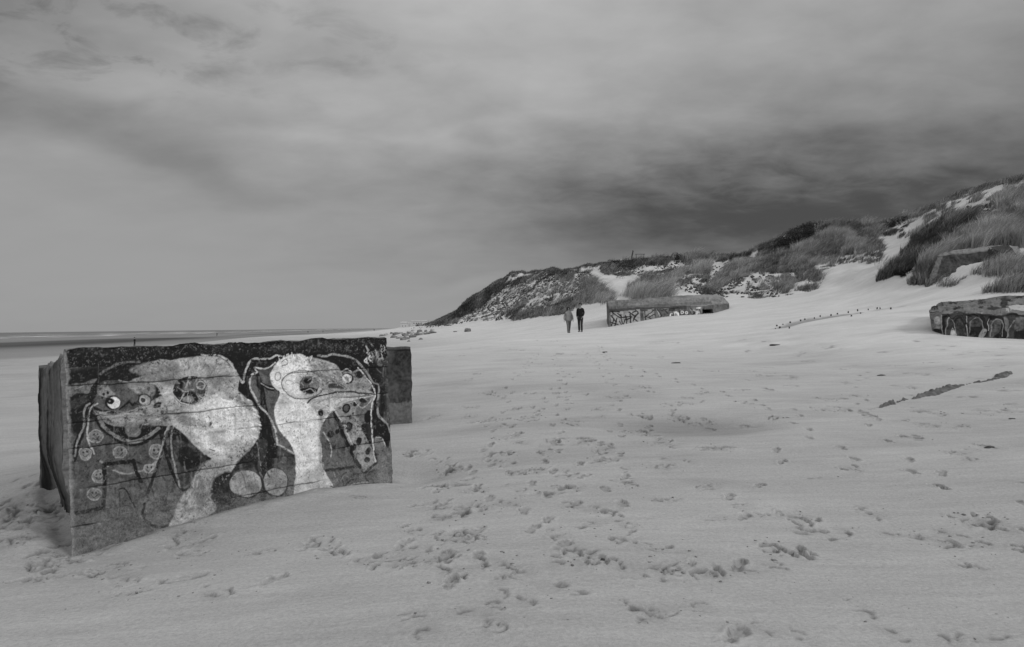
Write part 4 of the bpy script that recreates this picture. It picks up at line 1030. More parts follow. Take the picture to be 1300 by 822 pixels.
# long half-buried slab edge on the right, three broken pieces
MAT_SLAB = simple_mat('buried_slab_concrete', .085, .5, 9, .9, .2, .9, .03)
def slab_piece(pa, pb, w, h, seed, label):
    (a, b), _ = hit([pa[0], pb[0]], [pa[1], pb[1]]), None
    a, b = hit([pa[0], pb[0]], [pa[1], pb[1]])[0]
    n = 60; m = 11; V = []
    d = (b - a)[:2]; L = np.hypot(*d); d = d / L; nr = np.array([-d[1], d[0]])
    for i in range(n + 1):
        t = i / n; c = a[:2] + (b - a)[:2] * t + nr * .06 * fbm2(np.array([t * 4.]), np.array([seed * 1.]), 3, seed)[0]
        env = (math.sin(math.pi * min(1, max(0, t))) ** .45) * (.75 + .5 * float(fbm2(np.array([t * 6.]), np.array([2.]), 3, seed + 5)[0]))
        for j in range(m):
            v = j / (m - 1) * 2 - 1
            prof = (1 - abs(v) ** 3)
            x, y = c + nr * v * w * max(.08, env) * .5
            z = surf(x, y) - .05 + (h * env + .05) * prof * (1 + .5 * float(fbm2(np.array([x * 7.]), np.array([y * 7.]), 3, seed + 9)[0])) + (.03 * float(noise2(np.array([x * 14.]), np.array([y * 14.]), seed)[0]) if 0 < j < m-1 else -.05)
            V.append((x, y, z))
    V = np.array(V); id_ = np.arange((n+1) * m).reshape(n+1, m)
    Fc = np.stack([id_[:-1, :-1], id_[1:, :-1], id_[1:, 1:], id_[:-1, 1:]], -1).reshape(-1, 4)
    # closing underside
    under = V.copy(); under[:, 2] -= .12; k = len(V)
    Fu = Fc[:, ::-1] + k
    per = np.concatenate([id_[0, :], id_[1:, -1], id_[-1, -2::-1], id_[-2:0:-1, 0]])
    Fs = np.stack([per, np.roll(per, -1), np.roll(per, -1) + k, per + k], -1)[:, ::-1]
    me = np_mesh('slab_edge', np.vstack([V, under]), np.vstack([Fc, Fu, Fs]), MAT_SLAB, False)
    o = link('slab_edge', me); recentre(o, tuple(float(q) for q in ((a + b) / 2))); tag(o, label, 'concrete slab', 'broken slab edges showing through the sand')
slab_piece((1156,507), (1226,488.5), .36, .09, 11, 'longest dark concrete slab edge showing through the sand at the right')
slab_piece((1254,484), (1286,473.5), .30, .06, 12, 'far short slab edge in the sand, nearest the right side of the photo')
slab_piece((1118,518), (1135,511.5), .14, .07, 13, 'small near broken slab tip left of the longest slab edge')
slab_piece((1136,511), (1154,507), .10, .03, 14, 'thin low slab sliver joining the small tip and the longest slab edge')
slab_piece((1226,488), (1252,484.5), .08, .03, 15, 'thin sliver of slab between the longest edge and the far short edge')

MAT_WOOD = simple_mat('old_dark_timber', .045, .5, 14, .85, .2, .6, .01)
def stake_mesh(h, r, seed, name='stake'):
    n = 9; m = 7; rg = np.random.default_rng(seed); V = []
    ln = rg.normal(0, .12, 2)
    for j in range(m):
        t = j / (m - 1)
        for i in range(n):
            a = 2 * math.pi * i / n; rr = r * (1.05 - .2 * t) * (1 + rg.uniform(-.12, .12))
            V.append((rr * math.cos(a) + ln[0] * h * t, rr * math.sin(a) + ln[1] * h * t, -.15 + (h + .15) * t + (rg.uniform(-.12, .12) * h if j == m - 1 else 0)))
    V.append((ln[0] * h, ln[1] * h, h)); V = np.array(V); id_ = np.arange(n * m).reshape(m, n)
    Fq = [tuple(x) for x in np.stack([id_[:-1], np.roll(id_[:-1], -1, 1), np.roll(id_[1:], -1, 1), id_[1:]], -1).reshape(-1, 4)]
    Fq += [(int(id_[-1, i]), int(id_[-1, (i+1) % n]), n * m) for i in range(n)]
    me = bpy.data.meshes.new(name); me.from_pydata([tuple(v) for v in V], [], [tuple(int(k) for k in f_) for f_ in Fq]); me.materials.append(MAT_WOOD)
    return me
for i, (s, p_) in enumerate(zip(STK, SP)):
    o = link('stake', stake_mesh(random.uniform(.06, .12), random.uniform(.028, .045), 40 + i))
    o.location = (p_[0], p_[1], surf(p_[0], p_[1]))
    lab = 'short dark timber stump in the curved row between the two bunkers'
    grp = 'timber stumps in a curved row'
    if i == 17: lab, grp = 'rightmost timber stump, alone past the end of the curved row', None
    elif i == 18: lab, grp = 'lone timber stump just below the middle of the curved row', None
    tag(o, lab, 'stump', grp)
# dark scraps of weed lying on the sand
MAT_WEED = simple_mat('dry_dark_seaweed', .035, .5, 20, .8, .25, .5, .01)
WD = [((859,461.5),.22,'dark scrap of seaweed on the sand in front of the middle bunker'),((1119,477),.16,'small dark scrap of seaweed above the slab tip at the right'),
      ((1256,568),.08,'tiny dark scrap of seaweed on the smooth sand at the far right'),((1285,532),.07,'tiny dark weed crumb at the right edge of the sand'),
      ((984,438.6),.26,'dark weed scrap on the sand right of the middle bunker'),((765,712.5),.022,'single dark pebble near the bottom of the photo'),
      ((768,447.6),.14,'small dark weed scrap on the sand below the couple')]
for i, ((a, b), s, lab) in enumerate(WD):
    h = hit([a], [b])[0][0]
    cs = [(random.gauss(0, s * .55), random.gauss(0, s * .25), random.uniform(0, s * .12), random.uniform(.12, .34) * s) for _ in range(22)]
    if 'pebble' in lab: cs = [(0, 0, s * .4, s)]
    o = link('pebble' if 'pebble' in lab else 'seaweed_scrap', rock_mesh(s * .8, s * .35, s * (.5 if 'pebble' in lab else .16), 70 + i, MAT_WEED, 4)); o.location = (h[0], h[1], surf(h[0], h[1]) + .005)
    tag(o, lab, 'pebble' if 'pebble' in lab else 'seaweed')

# ------------------------------------------------------------------ post and rail on the dune crest
def box_bm(bm, c, s, rz=0.):
    r = bmesh.ops.create_cube(bm, size=1)['verts']
    for v in r:
        v.co = Vector((v.co.x * s[0], v.co.y * s[1], v.co.z * s[2]))
    bmesh.ops.rotate(bm, verts=r, cent=(0, 0, 0), matrix=Matrix.Rotation(rz, 3, 'Z'))
    for v in r: v.co += Vector(c)
def bm_obj(name, bm, mat, parent=None, bev=0.):
    if bev: bmesh.ops.bevel(bm, geom=bm.edges[:], offset=bev, segments=1, affect='EDGES')
    me = bpy.data.meshes.new(name); bm.to_mesh(me); bm.free(); me.materials.append(mat); return link(name, me, parent)
c = crest(801.5)
o = link('marker_post', stake_mesh(1.35, .11, 90)); o.location = (c[0], c[1] + .2, gz(c[0], c[1] + .2) - .1); tag(o, 'single dark upright post on the dune crest behind the middle bunker', 'post')
c = crest(808)
rail = empty('wooden_rail', (c[0], c[1] + .2, gz(c[0], c[1] + .2))); tag(rail, 'low pale wooden rail beside the dark post on the dune crest', 'rail')
for dx in (0, 1.15):
    bm = bmesh.new(); box_bm(bm, (dx, 0, .25), (.07, .07, 1.0)); bm_obj('post', bm, MAT_WOOD, rail, .008)
bm = bmesh.new(); box_bm(bm, (.58, 0, .78), (1.4, .06, .07)); bm_obj('cross_rail', bm, MAT_WOOD, rail, .008)

# ------------------------------------------------------------------ far houses
MAT_HW = simple_mat('white_house_wall', .42, .06, .3, .9); MAT_HR = simple_mat('grey_house_roof', .3, .2, .5); MAT_HG = simple_mat('window_glass', .04, .1, 1, .2, .5, 0)
def house(px, Y, w, h, d, rz, label, nwin):
    x = float(at(px, 412, Y)[0]); z = E + float(fshore(np.array([x]), np.array([float(Y)]))[0]) - 1
    r = empty('seaside_house', (x, Y, z), rz); tag(r, label, 'house', 'pale houses on the far coast')
    bm = bmesh.new(); box_bm(bm, (0, 0, h / 2), (w, d, h)); bm_obj('wall', bm, MAT_HW, r)
    bm = bmesh.new(); v = [bm.verts.new(q) for q in ((-w*.53,-d*.55,h),(w*.53,-d*.55,h),(w*.53,d*.55,h),(-w*.53,d*.55,h),(-w*.53,0,h*1.35),(w*.53,0,h*1.35))]
    for q in ((0,1,5,4),(2,3,4,5),(0,4,3),(1,2,5),(3,2,1,0)): bm.faces.new([v[k] for k in q])
    bm_obj('roof', bm, MAT_HR, r)
    for k in range(nwin):
        bm = bmesh.new(); box_bm(bm, (-w*.4 + (k + .5) * w*.8 / nwin, -d/2 - .02, h*.5), (w*.08, .12, h*.22)); bm_obj('window', bm, MAT_HG, r)
house(513, 1150, 11, 9, 9, .1, 'leftmost pale house far along the coast', 2)
house(519, 1180, 9, 7, 9, -.1, 'small pale house just right of the leftmost far house', 2)
house(532, 1100, 24, 5.5, 10, .05, 'longest low white building on the far coast', 5)
house(526, 1250, 9, 6, 9, .2, 'farthest pale house behind the long white building', 2)

# ------------------------------------------------------------------ people
MAT_SKIN = simple_mat('skin', .2, .08, 30, .6, .3, .1); MAT_HAIR = simple_mat('dark_hair', .018, .3, 60, .6, .3, .3)
MAT_COATL = simple_mat('pale_coat_cloth', .19, .2, 18, .9, .1, .4, .01); MAT_BLK = simple_mat('black_cloth', .014, .2, 20, .9, .1, .3)
MAT_TRO = simple_mat('grey_trousers', .12, .35, 12, .9, .1, .5, .01); MAT_SHOE = simple_mat('dark_shoes', .02, .2, 20, .6, .3, .1); MAT_JEAN = simple_mat('dark_jeans', .028, .3, 20, .9, .1, .3)
def skin_mesh(name, verts, edges, radii, mat, root=0, sub=1, floor=None):
    me = bpy.data.meshes.new(name); me.from_pydata(verts, edges, [])
    bm = bmesh.new(); bm.from_mesh(me); L = bm.verts.layers.skin.verify()
    for i, v in enumerate(bm.verts):
        r = radii[i]; v[L].radius = (r if not isinstance(r, tuple) else r[0], r if not isinstance(r, tuple) else r[1]); v[L].use_root = (i == root)
    bm.to_mesh(me); bm.free()
    o = bpy.data.objects.new('tmp', me); COL.objects.link(o)
    m = o.modifiers.new('s', 'SKIN'); m.use_smooth_shade = True
    s = o.modifiers.new('u', 'SUBSURF'); s.levels = sub; s.render_levels = sub
    dg = bpy.context.evaluated_depsgraph_get(); ev = o.evaluated_get(dg)
    out = bpy.data.meshes.new_from_object(ev); out.name = name
    bpy.data.objects.remove(o)
    out.materials.clear(); out.materials.append(mat)
    for p_ in out.polygons: p_.use_smooth = True
    return out
def figure(h, legs, arms, coat, female):
    """Returns dict of meshes in metres; faces -Y. legs: ((knee, ankle),(knee, ankle)); arms: elbow, wrist for both sides."""
    k = h / 1.75
    P_ = {}
    V = []; Ed = []; R = []
    def a(p, r, par=None):
        V.append(tuple(np.array(p) * k)); R.append((r[0]*k, r[1]*k) if isinstance(r, tuple) else r * k)
        if par is not None: Ed.append((par, len(V) - 1))
        return len(V) - 1
    pel = a((0, 0, .95), (.15, .11)); wa = a((0, 0, 1.12), (.13, .095), pel); ch = a((0, .01, 1.32), (.155, .11), wa)
    nk = a((0, .01, 1.47), (.06, .06), ch); n2 = a((0, -.005, 1.53), (.052, .055), nk); hd = a((0, -.015, 1.60), (.072, .086), n2); ht = a((0, -.005, 1.69), (.068, .082), hd)
    nose = None
    for sgn, (kn, an) in zip((-1, 1), legs):
        hp = a((sgn * .09, 0, .88), .088, pel); kk = a(kn, .058, hp); cf = a(tuple((np.array(kn) * .6 + np.array(an) * .4)), .052, kk); aa = a(an, .036, cf)
        to = a((an[0], an[1] - .14, an[2] - .05), (.036, .026), aa)
    hands = []
    for sgn, (el_, wr) in zip((-1, 1), arms):
        sh = a((sgn * .17, .01, 1.40), .055, ch); ee = a(el_, .040, sh); ww = a(wr, .026, ee)
        d = np.array(wr) - np.array(el_); d = d / np.linalg.norm(d)
        pm = a(tuple(np.array(wr) + d * .07), (.032, .018), ww)
        for q in range(4):
            off = np.array([0, (q - 1.5) * .018, 0]); ln = (.062, .072, .068, .052)[q]
            f1_ = a(tuple(np.array(wr) + d * .10 + off), .0085, pm); f2_ = a(tuple(np.array(wr) + d * (.10 + ln * .6) + off + np.array([-sgn * .010, 0, 0])), .008, f1_)
            a(tuple(np.array(wr) + d * (.10 + ln) + off + np.array([-sgn * .024, 0, 0])), .007, f2_)
        t1 = a(tuple(np.array(wr) + d * .045 + np.array([0, -.032, 0])), .010, pm); a(tuple(np.array(wr) + d * .085 + np.array([-sgn*.01, -.045, 0])), .008, t1)
    P_['body'] = (skin_mesh('body', V, Ed, R, MAT_SKIN, 0, 2), None)
    # trousers
    V = []; Ed = []; R = []
    pel = a((0, 0, 1.0), (.165, .125)); p2 = a((0, 0, .92), (.165, .12), pel)
    for sgn, (kn, an) in zip((-1, 1), legs):
        hp = a((sgn * .095, 0, .82), .10, p2); kk = a(kn, .072, hp); a((an[0], an[1], an[2] - .02), .062, kk)
    P_['trousers'] = (skin_mesh('trousers', V, Ed, R, MAT_TRO if female else MAT_JEAN, 0, 2), None)
    # shoes
    sh_m = []
    for (kn, an) in legs:
        V = []; Ed = []; R = []
        q0_ = a((an[0], an[1] + .04, an[2] - .035), (.055, .05)); q1_ = a((an[0], an[1] - .08, an[2] - .045), (.058, .042), q0_); a((an[0], an[1] - .19, an[2] - .055), (.05, .032), q1_)
        sh_m.append(skin_mesh('shoe', V, Ed, R, MAT_SHOE, 0, 2))
    P_['shoes'] = sh_m
    # coat / jumper: torso loft + sleeves
    V = []; Ed = []; R = []
    lowz = .74 if female else .93
    hem = (.31, .20) if female else (.185, .135)
    t0 = a((0, .005, 1.50), (.068, .07)); t1 = a((0, .01, 1.375), (.165, .125), t0); t2 = a((0, .005, 1.15), (.215 if female else .165, .14), t1)
    t3 = a((0, 0, 1.0), (.25 if female else .17, .15), t2); t4 = a((0, 0, lowz), hem, t3)
    for sgn, (el_, wr) in zip((-1, 1), arms):
        s0 = a((sgn * .175, .01, 1.365), .062, t1); s1 = a(el_, .062 if female else .054, s0); a(wr, .052 if female else .042, s1)
    P_['top'] = (skin_mesh('coat', V, Ed, R, MAT_COATL if female else MAT_BLK, 0, 2), None)
    # hair: shell round the back and crown of the head
    bm = bmesh.new(); bmesh.ops.create_uvsphere(bm, u_segments=20, v_segments=14, radius=1)
    for v in bm.verts:
        x, y, z = v.co; low = 1.5 if (female and z < 0) else 1.0
        yy = y * .110 + .012 if y > 0 else y * .118 + .012
        v.co = Vector((x * (.112 if female else .100), yy if z > .02 or y > -.45 else max(yy, -.055), z * .112 * low + 1.672)) * k
        if female and abs(x) > .32 and y < -.2: v.co.y = (y * .118 + .0) * k
    me = bpy.data.meshes.new('hair'); bm.to_mesh(me); bm.free(); me.materials.append(MAT_HAIR)
    for p_ in me.polygons: p_.use_smooth = True
    P_['hair'] = (me, None)
    # face pieces
    P_['eyes'] = []
    for sgn in (-1, 1):
        bm = bmesh.new(); bmesh.ops.create_uvsphere(bm, u_segments=8, v_segments=6, radius=.011 * k, matrix=Matrix.Translation(Vector((sgn * .031, -.094, 1.625)) * k))
        me = bpy.data.meshes.new('eye'); bm.to_mesh(me); bm.free(); me.materials.append(MAT_HAIR); P_['eyes'].append(me)
    bm = bmesh.new(); bmesh.ops.create_cone(bm, segments=8, radius1=.016 * k, radius2=.006 * k, depth=.05 * k, cap_ends=True, matrix=Matrix.Translation(Vector((0, -.102, 1.60)) * k) @ Matrix.Rotation(-.35, 4, 'X'))
    me = bpy.data.meshes.new('nose'); bm.to_mesh(me); bm.free(); me.materials.append(MAT_SKIN); P_['nose'] = (me, None)
    return P_
def place_person(parts, px, py, Y, rz, label, female, sc=1.0, z=None, group=None):
    w = at(px, py, Y); x, y = float(w[0]), float(w[1])
    if z is None: z = surf(x, y)
    r = empty('person', (x, y, z - .01), rz); tag(r, label, 'person', group); r.scale = (sc, sc, sc)
    link('body', parts['body'][0], r); link('trousers', parts['trousers'][0], r)
    for m in parts['shoes']: link('shoe', m, r)
    link('coat' if female else 'jumper', parts['top'][0], r); link('hair', parts['hair'][0], r); [link('eye', m, r) for m in parts['eyes']]; link('nose', parts['nose'][0], r)
    return r
woman = figure(1.66, (((-.085, -.13, .51), (-.075, -.16, .085)), ((.085, .03, .50), (.08, .20, .12))), (((-.27, .02, 1.14), (-.30, -.04, .90)), ((.27, .02, 1.14), (.29, -.03, .90))), True, True)
man = figure(1.84, (((-.10, .04, .50), (-.12, .20, .11)), ((.10, -.12, .51), (.12, -.14, .085))), (((-.215, .05, 1.14), (-.19, -.05, .92)), ((.215, .05, 1.14), (.16, -.10, .93))), False, False)
wp = place_person(woman, 722, 423.4, 43.0, 0.15, 'person in a pale hip-length coat and grey trousers, left of the couple walking', True)
mp = place_person(man, 737, 423.2, 42.6, -0.35, 'person dressed all in black with short dark hair, right of the couple walking', False)
lone = figure(1.75, (((-.08, -.04, .5), (-.07, .02, .085)), ((.08, .05, .5), (.07, .14, .10))), (((-.24, .03, 1.14), (-.25, -.04, .92)), ((.24, .03, 1.14), (.25, -.04, .92))), False, False)
def far_person(px, py_feet, Y, label, rz):
    x = float(at(px, py_feet, Y)[0]); z = surf(x, Y)
    r = place_person(lone, px, py_feet, Y, rz, label, False, z=z, group='tiny walkers far off on the flat beach'); return r
far_person(171, 440, 134, 'dark clothed walker on the wet flats above the left end of the wall', 2.6)
far_person(275.5, 427, 360, 'tiny walker between the left walker and the far pair', 2.8)
far_person(391, 421.6, 520, 'left one of the two tiny far walkers above the right ostrich head', 3.0)
far_person(410, 421.3, 540, 'right one of the two tiny far walkers above the right ostrich head', 3.3)
far_person(475, 420.6, 480, 'tiny far walker nearest to the rubble heap of rocks', 3.0)

# ------------------------------------------------------------------ grass
def grass_material(name, lo, hi):
    m, nt, b = new_mat(name, .8, .15)
    g = nn(nt, 'ShaderNodeAttribute', attribute_name='shade').outputs['Fac']
    nt.links.new(mapr(nt, g, 0, 1, lo, hi), b.inputs['Base Color'])
    tr = nn(nt, 'ShaderNodeBsdfTranslucent'); nt.links.new(mapr(nt, g, 0, 1, lo, hi), tr.inputs['Color'])
    mx = nn(nt, 'ShaderNodeMixShader'); mx.inputs[0].default_value = .25
    out = nt.nodes['Material Output']; nt.links.new(b.outputs[0], mx.inputs[1]); nt.links.new(tr.outputs[0], mx.inputs[2]); nt.links.new(mx.outputs[0], out.inputs['Surface'])
    return m
MAT_GRASS = grass_material('marram_grass_blades', .04, .42)
MAT_SCRUB = grass_material('dark_scrub_leaves', .015, .07)
def sample_poly(poly, n):
    p_ = np.array(poly, float); lo, hi = p_.min(0), p_.max(0); out = []
    X = RNG.uniform(lo[0], hi[0], n * 6); Y = RNG.uniform(lo[1], hi[1], n * 6); k = inpoly(X, Y, poly)
    return X[k][:n], Y[k][:n]
_rs = random.Random(5)
def _ell(cx, cy, a, b): return [(cx + a * math.cos(t), cy + b * math.sin(t) - .35 * a * math.cos(t)) for t in np.linspace(0, 6.28, 12, endpoint=False)]
SANDP = [(_ell(_rs.uniform(1150, 1300), _rs.uniform(235, 272), _rs.uniform(5, 13), _rs.uniform(2, 4.5)), .85) for _ in range(13)] + [(_ell(_rs.uniform(1050, 1120), _rs.uniform(292, 322), _rs.uniform(4, 10), _rs.uniform(2, 4)), .8) for _ in range(6)] + [(_ell(_rs.uniform(800, 960), _rs.uniform(328, 370), _rs.uniform(5, 12), _rs.uniform(2, 5)), .85) for _ in range(15)] + [([(1189,326),(1262,318),(1264,348),(1215,362),(1178,364)], .8),
         ([(1052,300),(1075,296),(1100,300),(1118,306),(1112,314),(1085,309),(1060,308)], .0), ([(925,345),(955,340),(985,350),(980,372),(930,372),(905,366)], .45), ([(985,345),(1005,348),(1008,372),(985,372)], .3), ([(1010,330),(1045,326),(1044,336),(1015,342)], .25), ([(1196,262),(1230,256),(1260,262),(1262,276),(1215,284)], .4),
         ([(1195,250),(1226,246),(1242,262),(1215,276),(1190,281),(1170,291),(1150,301),(1140,312),(1125,312),(1108,299),(1135,298),(1165,284),(1180,268)], .68),
         ([(1112,300),(1160,303),(1150,325),(1130,345),(1100,352),(1122,325)], .95), ([(1276,260),(1300,256),(1340,254),(1340,268),(1280,270)], .8),
         ([(1268,238),(1300,232),(1300,240),(1270,244)], .8), ([(1244,262),(1262,260),(1270,276),(1246,276)], .75), ([(1150,262),(1175,262),(1172,268),(1150,272)],.0),
         ([(848,336),(872,334),(890,352),(880,368),(852,366),(846,352)], .45), ([(752,350),(788,352),(800,366),(792,384),(775,380)], .95)]
tufts = []          # x, y, z, height, radius, blades, shade
def add_poly(poly, n, hgt, rad, blades, shade, clump=0.):
    X, Y = sample_poly(poly, n * (3 if clump else 1))
    if clump:
        h_, _ = hit(X, Y); k = fbm2(h_[:, 0] / 1.1, h_[:, 1] / 1.1, 2, 1001) > clump; X, Y = X[k][:n], Y[k][:n]
    h_, ok = hit(X, Y)
    keep = np.ones(len(X), bool)
    for sp, pr in SANDP: keep &= ~(inpoly(X, Y, sp) & (RNG.uniform(size=len(X)) < pr))
    nz = fbm2(h_[:, 0] / 1.3, h_[:, 1] / 2.2, 3, 1300); n2z = fbm2(h_[:, 0] / 3.5, h_[:, 1] / 5, 2, 1310)
    for q, o_, kp, a_, b_ in zip(h_, ok, keep, nz, n2z):
        if o_ and kp and q[2] > E + .3: tufts.append((q[0], q[1], hgt * RNG.uniform(.6, 1.25) * (1 + .9 * a_), rad * RNG.uniform(.6, 1.2), blades, shade + RNG.uniform(-.12, .12) + .55 * a_ + .3 * b_))
# dune B, mottled
Bp = [(570,404),(586,389),(598,381),(632,360),(670,350),(706,343),(746,346),(762,360),(780,378),(735,388),(715,400),(690,402),(640,407),(600,408)]
add_poly(Bp, 1500, .36, .17, 20, .2, .0)
add_poly([(560,406),(580,394),(598,382),(632,361),(634,368),(605,388),(590,402)], 260, .5, .35, 30, .15)
add_poly([(632,361),(670,351),(706,344),(706,349),(670,358),(634,368)], 160, .45, .35, 30, .15)
add_poly([(574,400),(588,386),(600,380),(632,360),(640,366),(620,384),(600,396),(585,404)], 350, .6, .35, 30, .2)
add_poly([(704,344),(722,343),(726,356),(712,360),(703,356)], 60, .7, .4, 34, .2)
add_poly([(738,356),(752,353),(765,370),(782,372),(778,386),(742,386)], 160, .85, .45, 40, .4)
add_poly([(640,398),(690,392),(735,378),(742,388),(715,400),(692,402),(650,408)], 200, .7, .4, 34, .3)
add_poly([(700,343),(750,345),(750,348),(700,349)], 60, .5, .35, 30, .15)
def add_crest(x0, x1, n, hgt, rad, blades, shade, y0=215, y1=415, deep=2.5):
    for px in RNG.uniform(x0, x1, n):
        q = crest(px, y0, y1); dy = RNG.uniform(-1.2, deep); x = q[0] * (q[1] + dy) / q[1]; y = q[1] + dy
        tufts.append((x, y, hgt * RNG.uniform(.5, 1.3), rad * RNG.uniform(.6, 1.2), blades, shade + RNG.uniform(-.15, .2)))
add_crest(540, 700, 750, .45, .3, 26, .12); add_crest(700, 770, 250, .35, .3, 26, .15); add_crest(940, 990, 110, .6, .35, 34, .3)
add_crest(1100, 1180, 150, .5, .35, 34, .25); add_crest(1180, 1335, 520, .55, .36, 34, .25)
# low far tail and rubble scrub
add_poly([(512,418),(540,409),(560,406),(575,402),(580,410),(545,417)], 320, .5, .5, 18, .15)
# dune C
Cp = [(758,340),(800,331),(850,328),(897,320),(945,322),(968,333),(955,345),(925,378),(870,372),(845,352),(800,350),(788,352),(765,348)]
add_poly(Cp, 1300, .4, .19, 20, .22, .04)
add_poly([(950,330),(985,326),(988,345),(960,352)], 160, .6, .35, 34, .4)
add_poly([(792,378),(800,364),(815,356),(838,353),(850,362),(852,378),(820,381)], 260, .95, .5, 46, .45)
add_poly([(762,336),(768,331),(800,332),(850,327),(852,337),(800,340),(765,342)], 260, .6, .4, 34, .15)
add_poly([(865,335),(868,322),(880,320),(897,318),(898,336),(880,340)], 150, .8, .45, 40, .25)
add_poly([(894,318),(920,319),(950,322),(948,332),(920,332),(896,330)], 200, .7, .42, 36, .12)
add_poly([(845,343),(870,341),(872,352),(848,354)], 80, .7, .4, 34, .4)
add_poly([(875,338),(902,335),(900,350),(878,352)], 100, .7, .4, 34, .45)
add_poly([(890,371),(912,352),(935,335),(964,332),(966,340),(945,350),(925,360),(905,372)], 420, .8, .42, 36, .45)
add_poly([(930,372),(960,355),(985,352),(990,378),(960,380)], 130, .45, .3, 24, .3, .05)
# dune D
add_poly([(982,331),(1010,318),(1034,305),(1041,287),(1060,286),(1092,285),(1112,294),(1126,309),(1121,323),(1045,325),(1041,334),(1024,345),(994,347),(979,348),(968,342)], 1250, .85, .28, 44, .4)
add_poly([(1050,322),(1120,324),(1118,334),(1060,336),(1046,345),(1040,332)], 90, .55, .3, 34, .35)
add_poly([(1009,345),(1036,343),(1042,358),(1012,358)], 70, .6, .35, 34, .1)
add_poly([(985,372),(990,350),(1002,344),(1010,360),(1000,374)], 90, .7, .35, 34, .35)
add_poly([(1000,360),(1045,362),(1030,372),(1000,376)], 50, .35, .3, 20, .2, .1)
add_poly([(1107,288),(1146,276),(1180,262),(1190,275),(1175,300),(1145,310),(1125,305)], 420, .6, .34, 34, .4, .04)
add_poly([(960,336),(964,316),(978,306),(990,300),(990,334),(975,342)], 300, .6, .35, 34, .2)
# dune E upper slope
add_poly([(1140,278),(1177,260),(1220,243),(1257,234),(1300,226),(1330,222),(1330,272),(1240,275),(1205,282),(1165,300),(1140,300)], 750, .5, .24, 28, .3, .10)
add_poly([(1262,255),(1300,245),(1330,242),(1330,262),(1270,266)], 240, .9, .42, 40, .35)
add_poly([(1185,262),(1205,266),(1208,278),(1192,276)], 60, .7, .42, 40, .2)
# the two combed banks
add_poly([(1116,356),(1129,335),(1159,306),(1207,275),(1246,259),(1234,285),(1194,313),(1168,336),(1141,350)], 950, .95, .24, 52, .12)
add_poly([(1155,361),(1174,329),(1219,298),(1235,284),(1300,270),(1340,266),(1340,314),(1300,315),(1266,311),(1196,321),(1188,330),(1182,350),(1172,362)], 1450, .95, .24, 52, .46)
add_poly([(1232,350),(1250,334),(1300,334),(1340,330),(1340,352),(1300,358),(1268,352)], 300, .55, .28, 40, .15)
add_poly([(1174,364),(1215,364),(1228,354),(1184,354)], 60, .5, .26, 34, .2)
add_poly([(1278,372),(1250,372),(1275,362),(1330,356),(1330,370)], 120, .5, .3, 30, .25, .0)
# the rest of the dune country, beyond what one view shows
def world_fill(x0, x1, y0, y1, n, hgt, rad, bl):
    X = RNG.uniform(x0, x1, n); Y = RNG.uniform(y0, y1, n); Z = ground(X, Y); k = (Z > E + 2.8) & (fbm2(X / 6, Y / 6, 3, 1100) > -.02)
    px = proj(np.stack([X, Y, Z], -1)); seen, ok = hit(px[:, 0], px[:, 1])
    vis = (np.abs(seen[:, 1] - Y) < 2.0) & (px[:, 0] > -20) & (px[:, 0] < 1320) & ok
    for x, y in zip(X[k & ~vis], Y[k & ~vis]): tufts.append((x, y, hgt * RNG.uniform(.6, 1.2), rad, bl, RNG.uniform(.1, .6)))
world_fill(-20, 90, 40, 250, 5000, .7, .5, 16)
T_ = np.array(tufts); print('tufts', len(T_))
def build_blades(T_, leanx, name, mat, wid, mult=1.0):
    n_bl = np.maximum((T_[:, 4] * mult).astype(int), 3); idx_ = np.repeat(np.arange(len(T_)), n_bl); n = len(idx_)
    print(name, n)
    x0, y0, h0, r0_, sh = (T_[idx_, c_] for c_ in (0, 1, 2, 3, 5))
    a = RNG.uniform(0, 2 * math.pi, n); rr = np.sqrt(RNG.uniform(0, 1, n)) * r0_
    bx = x0 + rr * np.cos(a); by = y0 + rr * np.sin(a); bz = ground(bx, by) - .05
    H = h0 * RNG.uniform(.6, 1.15, n); dist = np.hypot(bx, by)
    w = wid * (.5 + dist / 70) * RNG.uniform(.7, 1.3, n)
    tl_ = RNG.uniform(.35, 1.35, len(T_))[idx_]; ty2 = RNG.uniform(-.5, .5, len(T_))[idx_]
    lx = leanx * tl_ * H * RNG.uniform(.3, 1.3, n) + .42 * rr / r0_ * np.cos(a) * H; ly = ty2 * H * RNG.uniform(.2, 1, n) + .42 * rr / r0_ * np.sin(a) * H
    wa = RNG.uniform(0, math.pi, n); wx = np.cos(wa) * w; wy = np.sin(wa) * w * .6
    Bv = np.stack([bx, by, bz], -1); wv = np.stack([wx, wy, np.zeros(n)], -1)
    mid = Bv + np.stack([lx * .38, ly * .38, H * .62], -1); tip = Bv + np.stack([lx, ly, H * RNG.uniform(.85, 1.0, n)], -1)
    V = np.stack([Bv - wv / 2, Bv + wv / 2, mid + wv * .38, mid - wv * .38, tip + wv * .08, tip - wv * .08], 1).reshape(-1, 3)
    k = np.arange(n)[:, None] * 6
    Fq = np.concatenate([k + np.array([0, 1, 2, 3]), k + np.array([3, 2, 4, 5])])
    shd = np.clip(sh + RNG.uniform(-.38, .38, n), 0, 1)
    return np_mesh(name, V, Fq, mat, False, np.repeat(shd, 6), 'shade')
tag(link('marram_grass', build_blades(T_, .75, 'marram_grass', MAT_GRASS, .022)), 'grey marram grass combed to the right by the wind on the dunes', 'grass', kind='stuff')
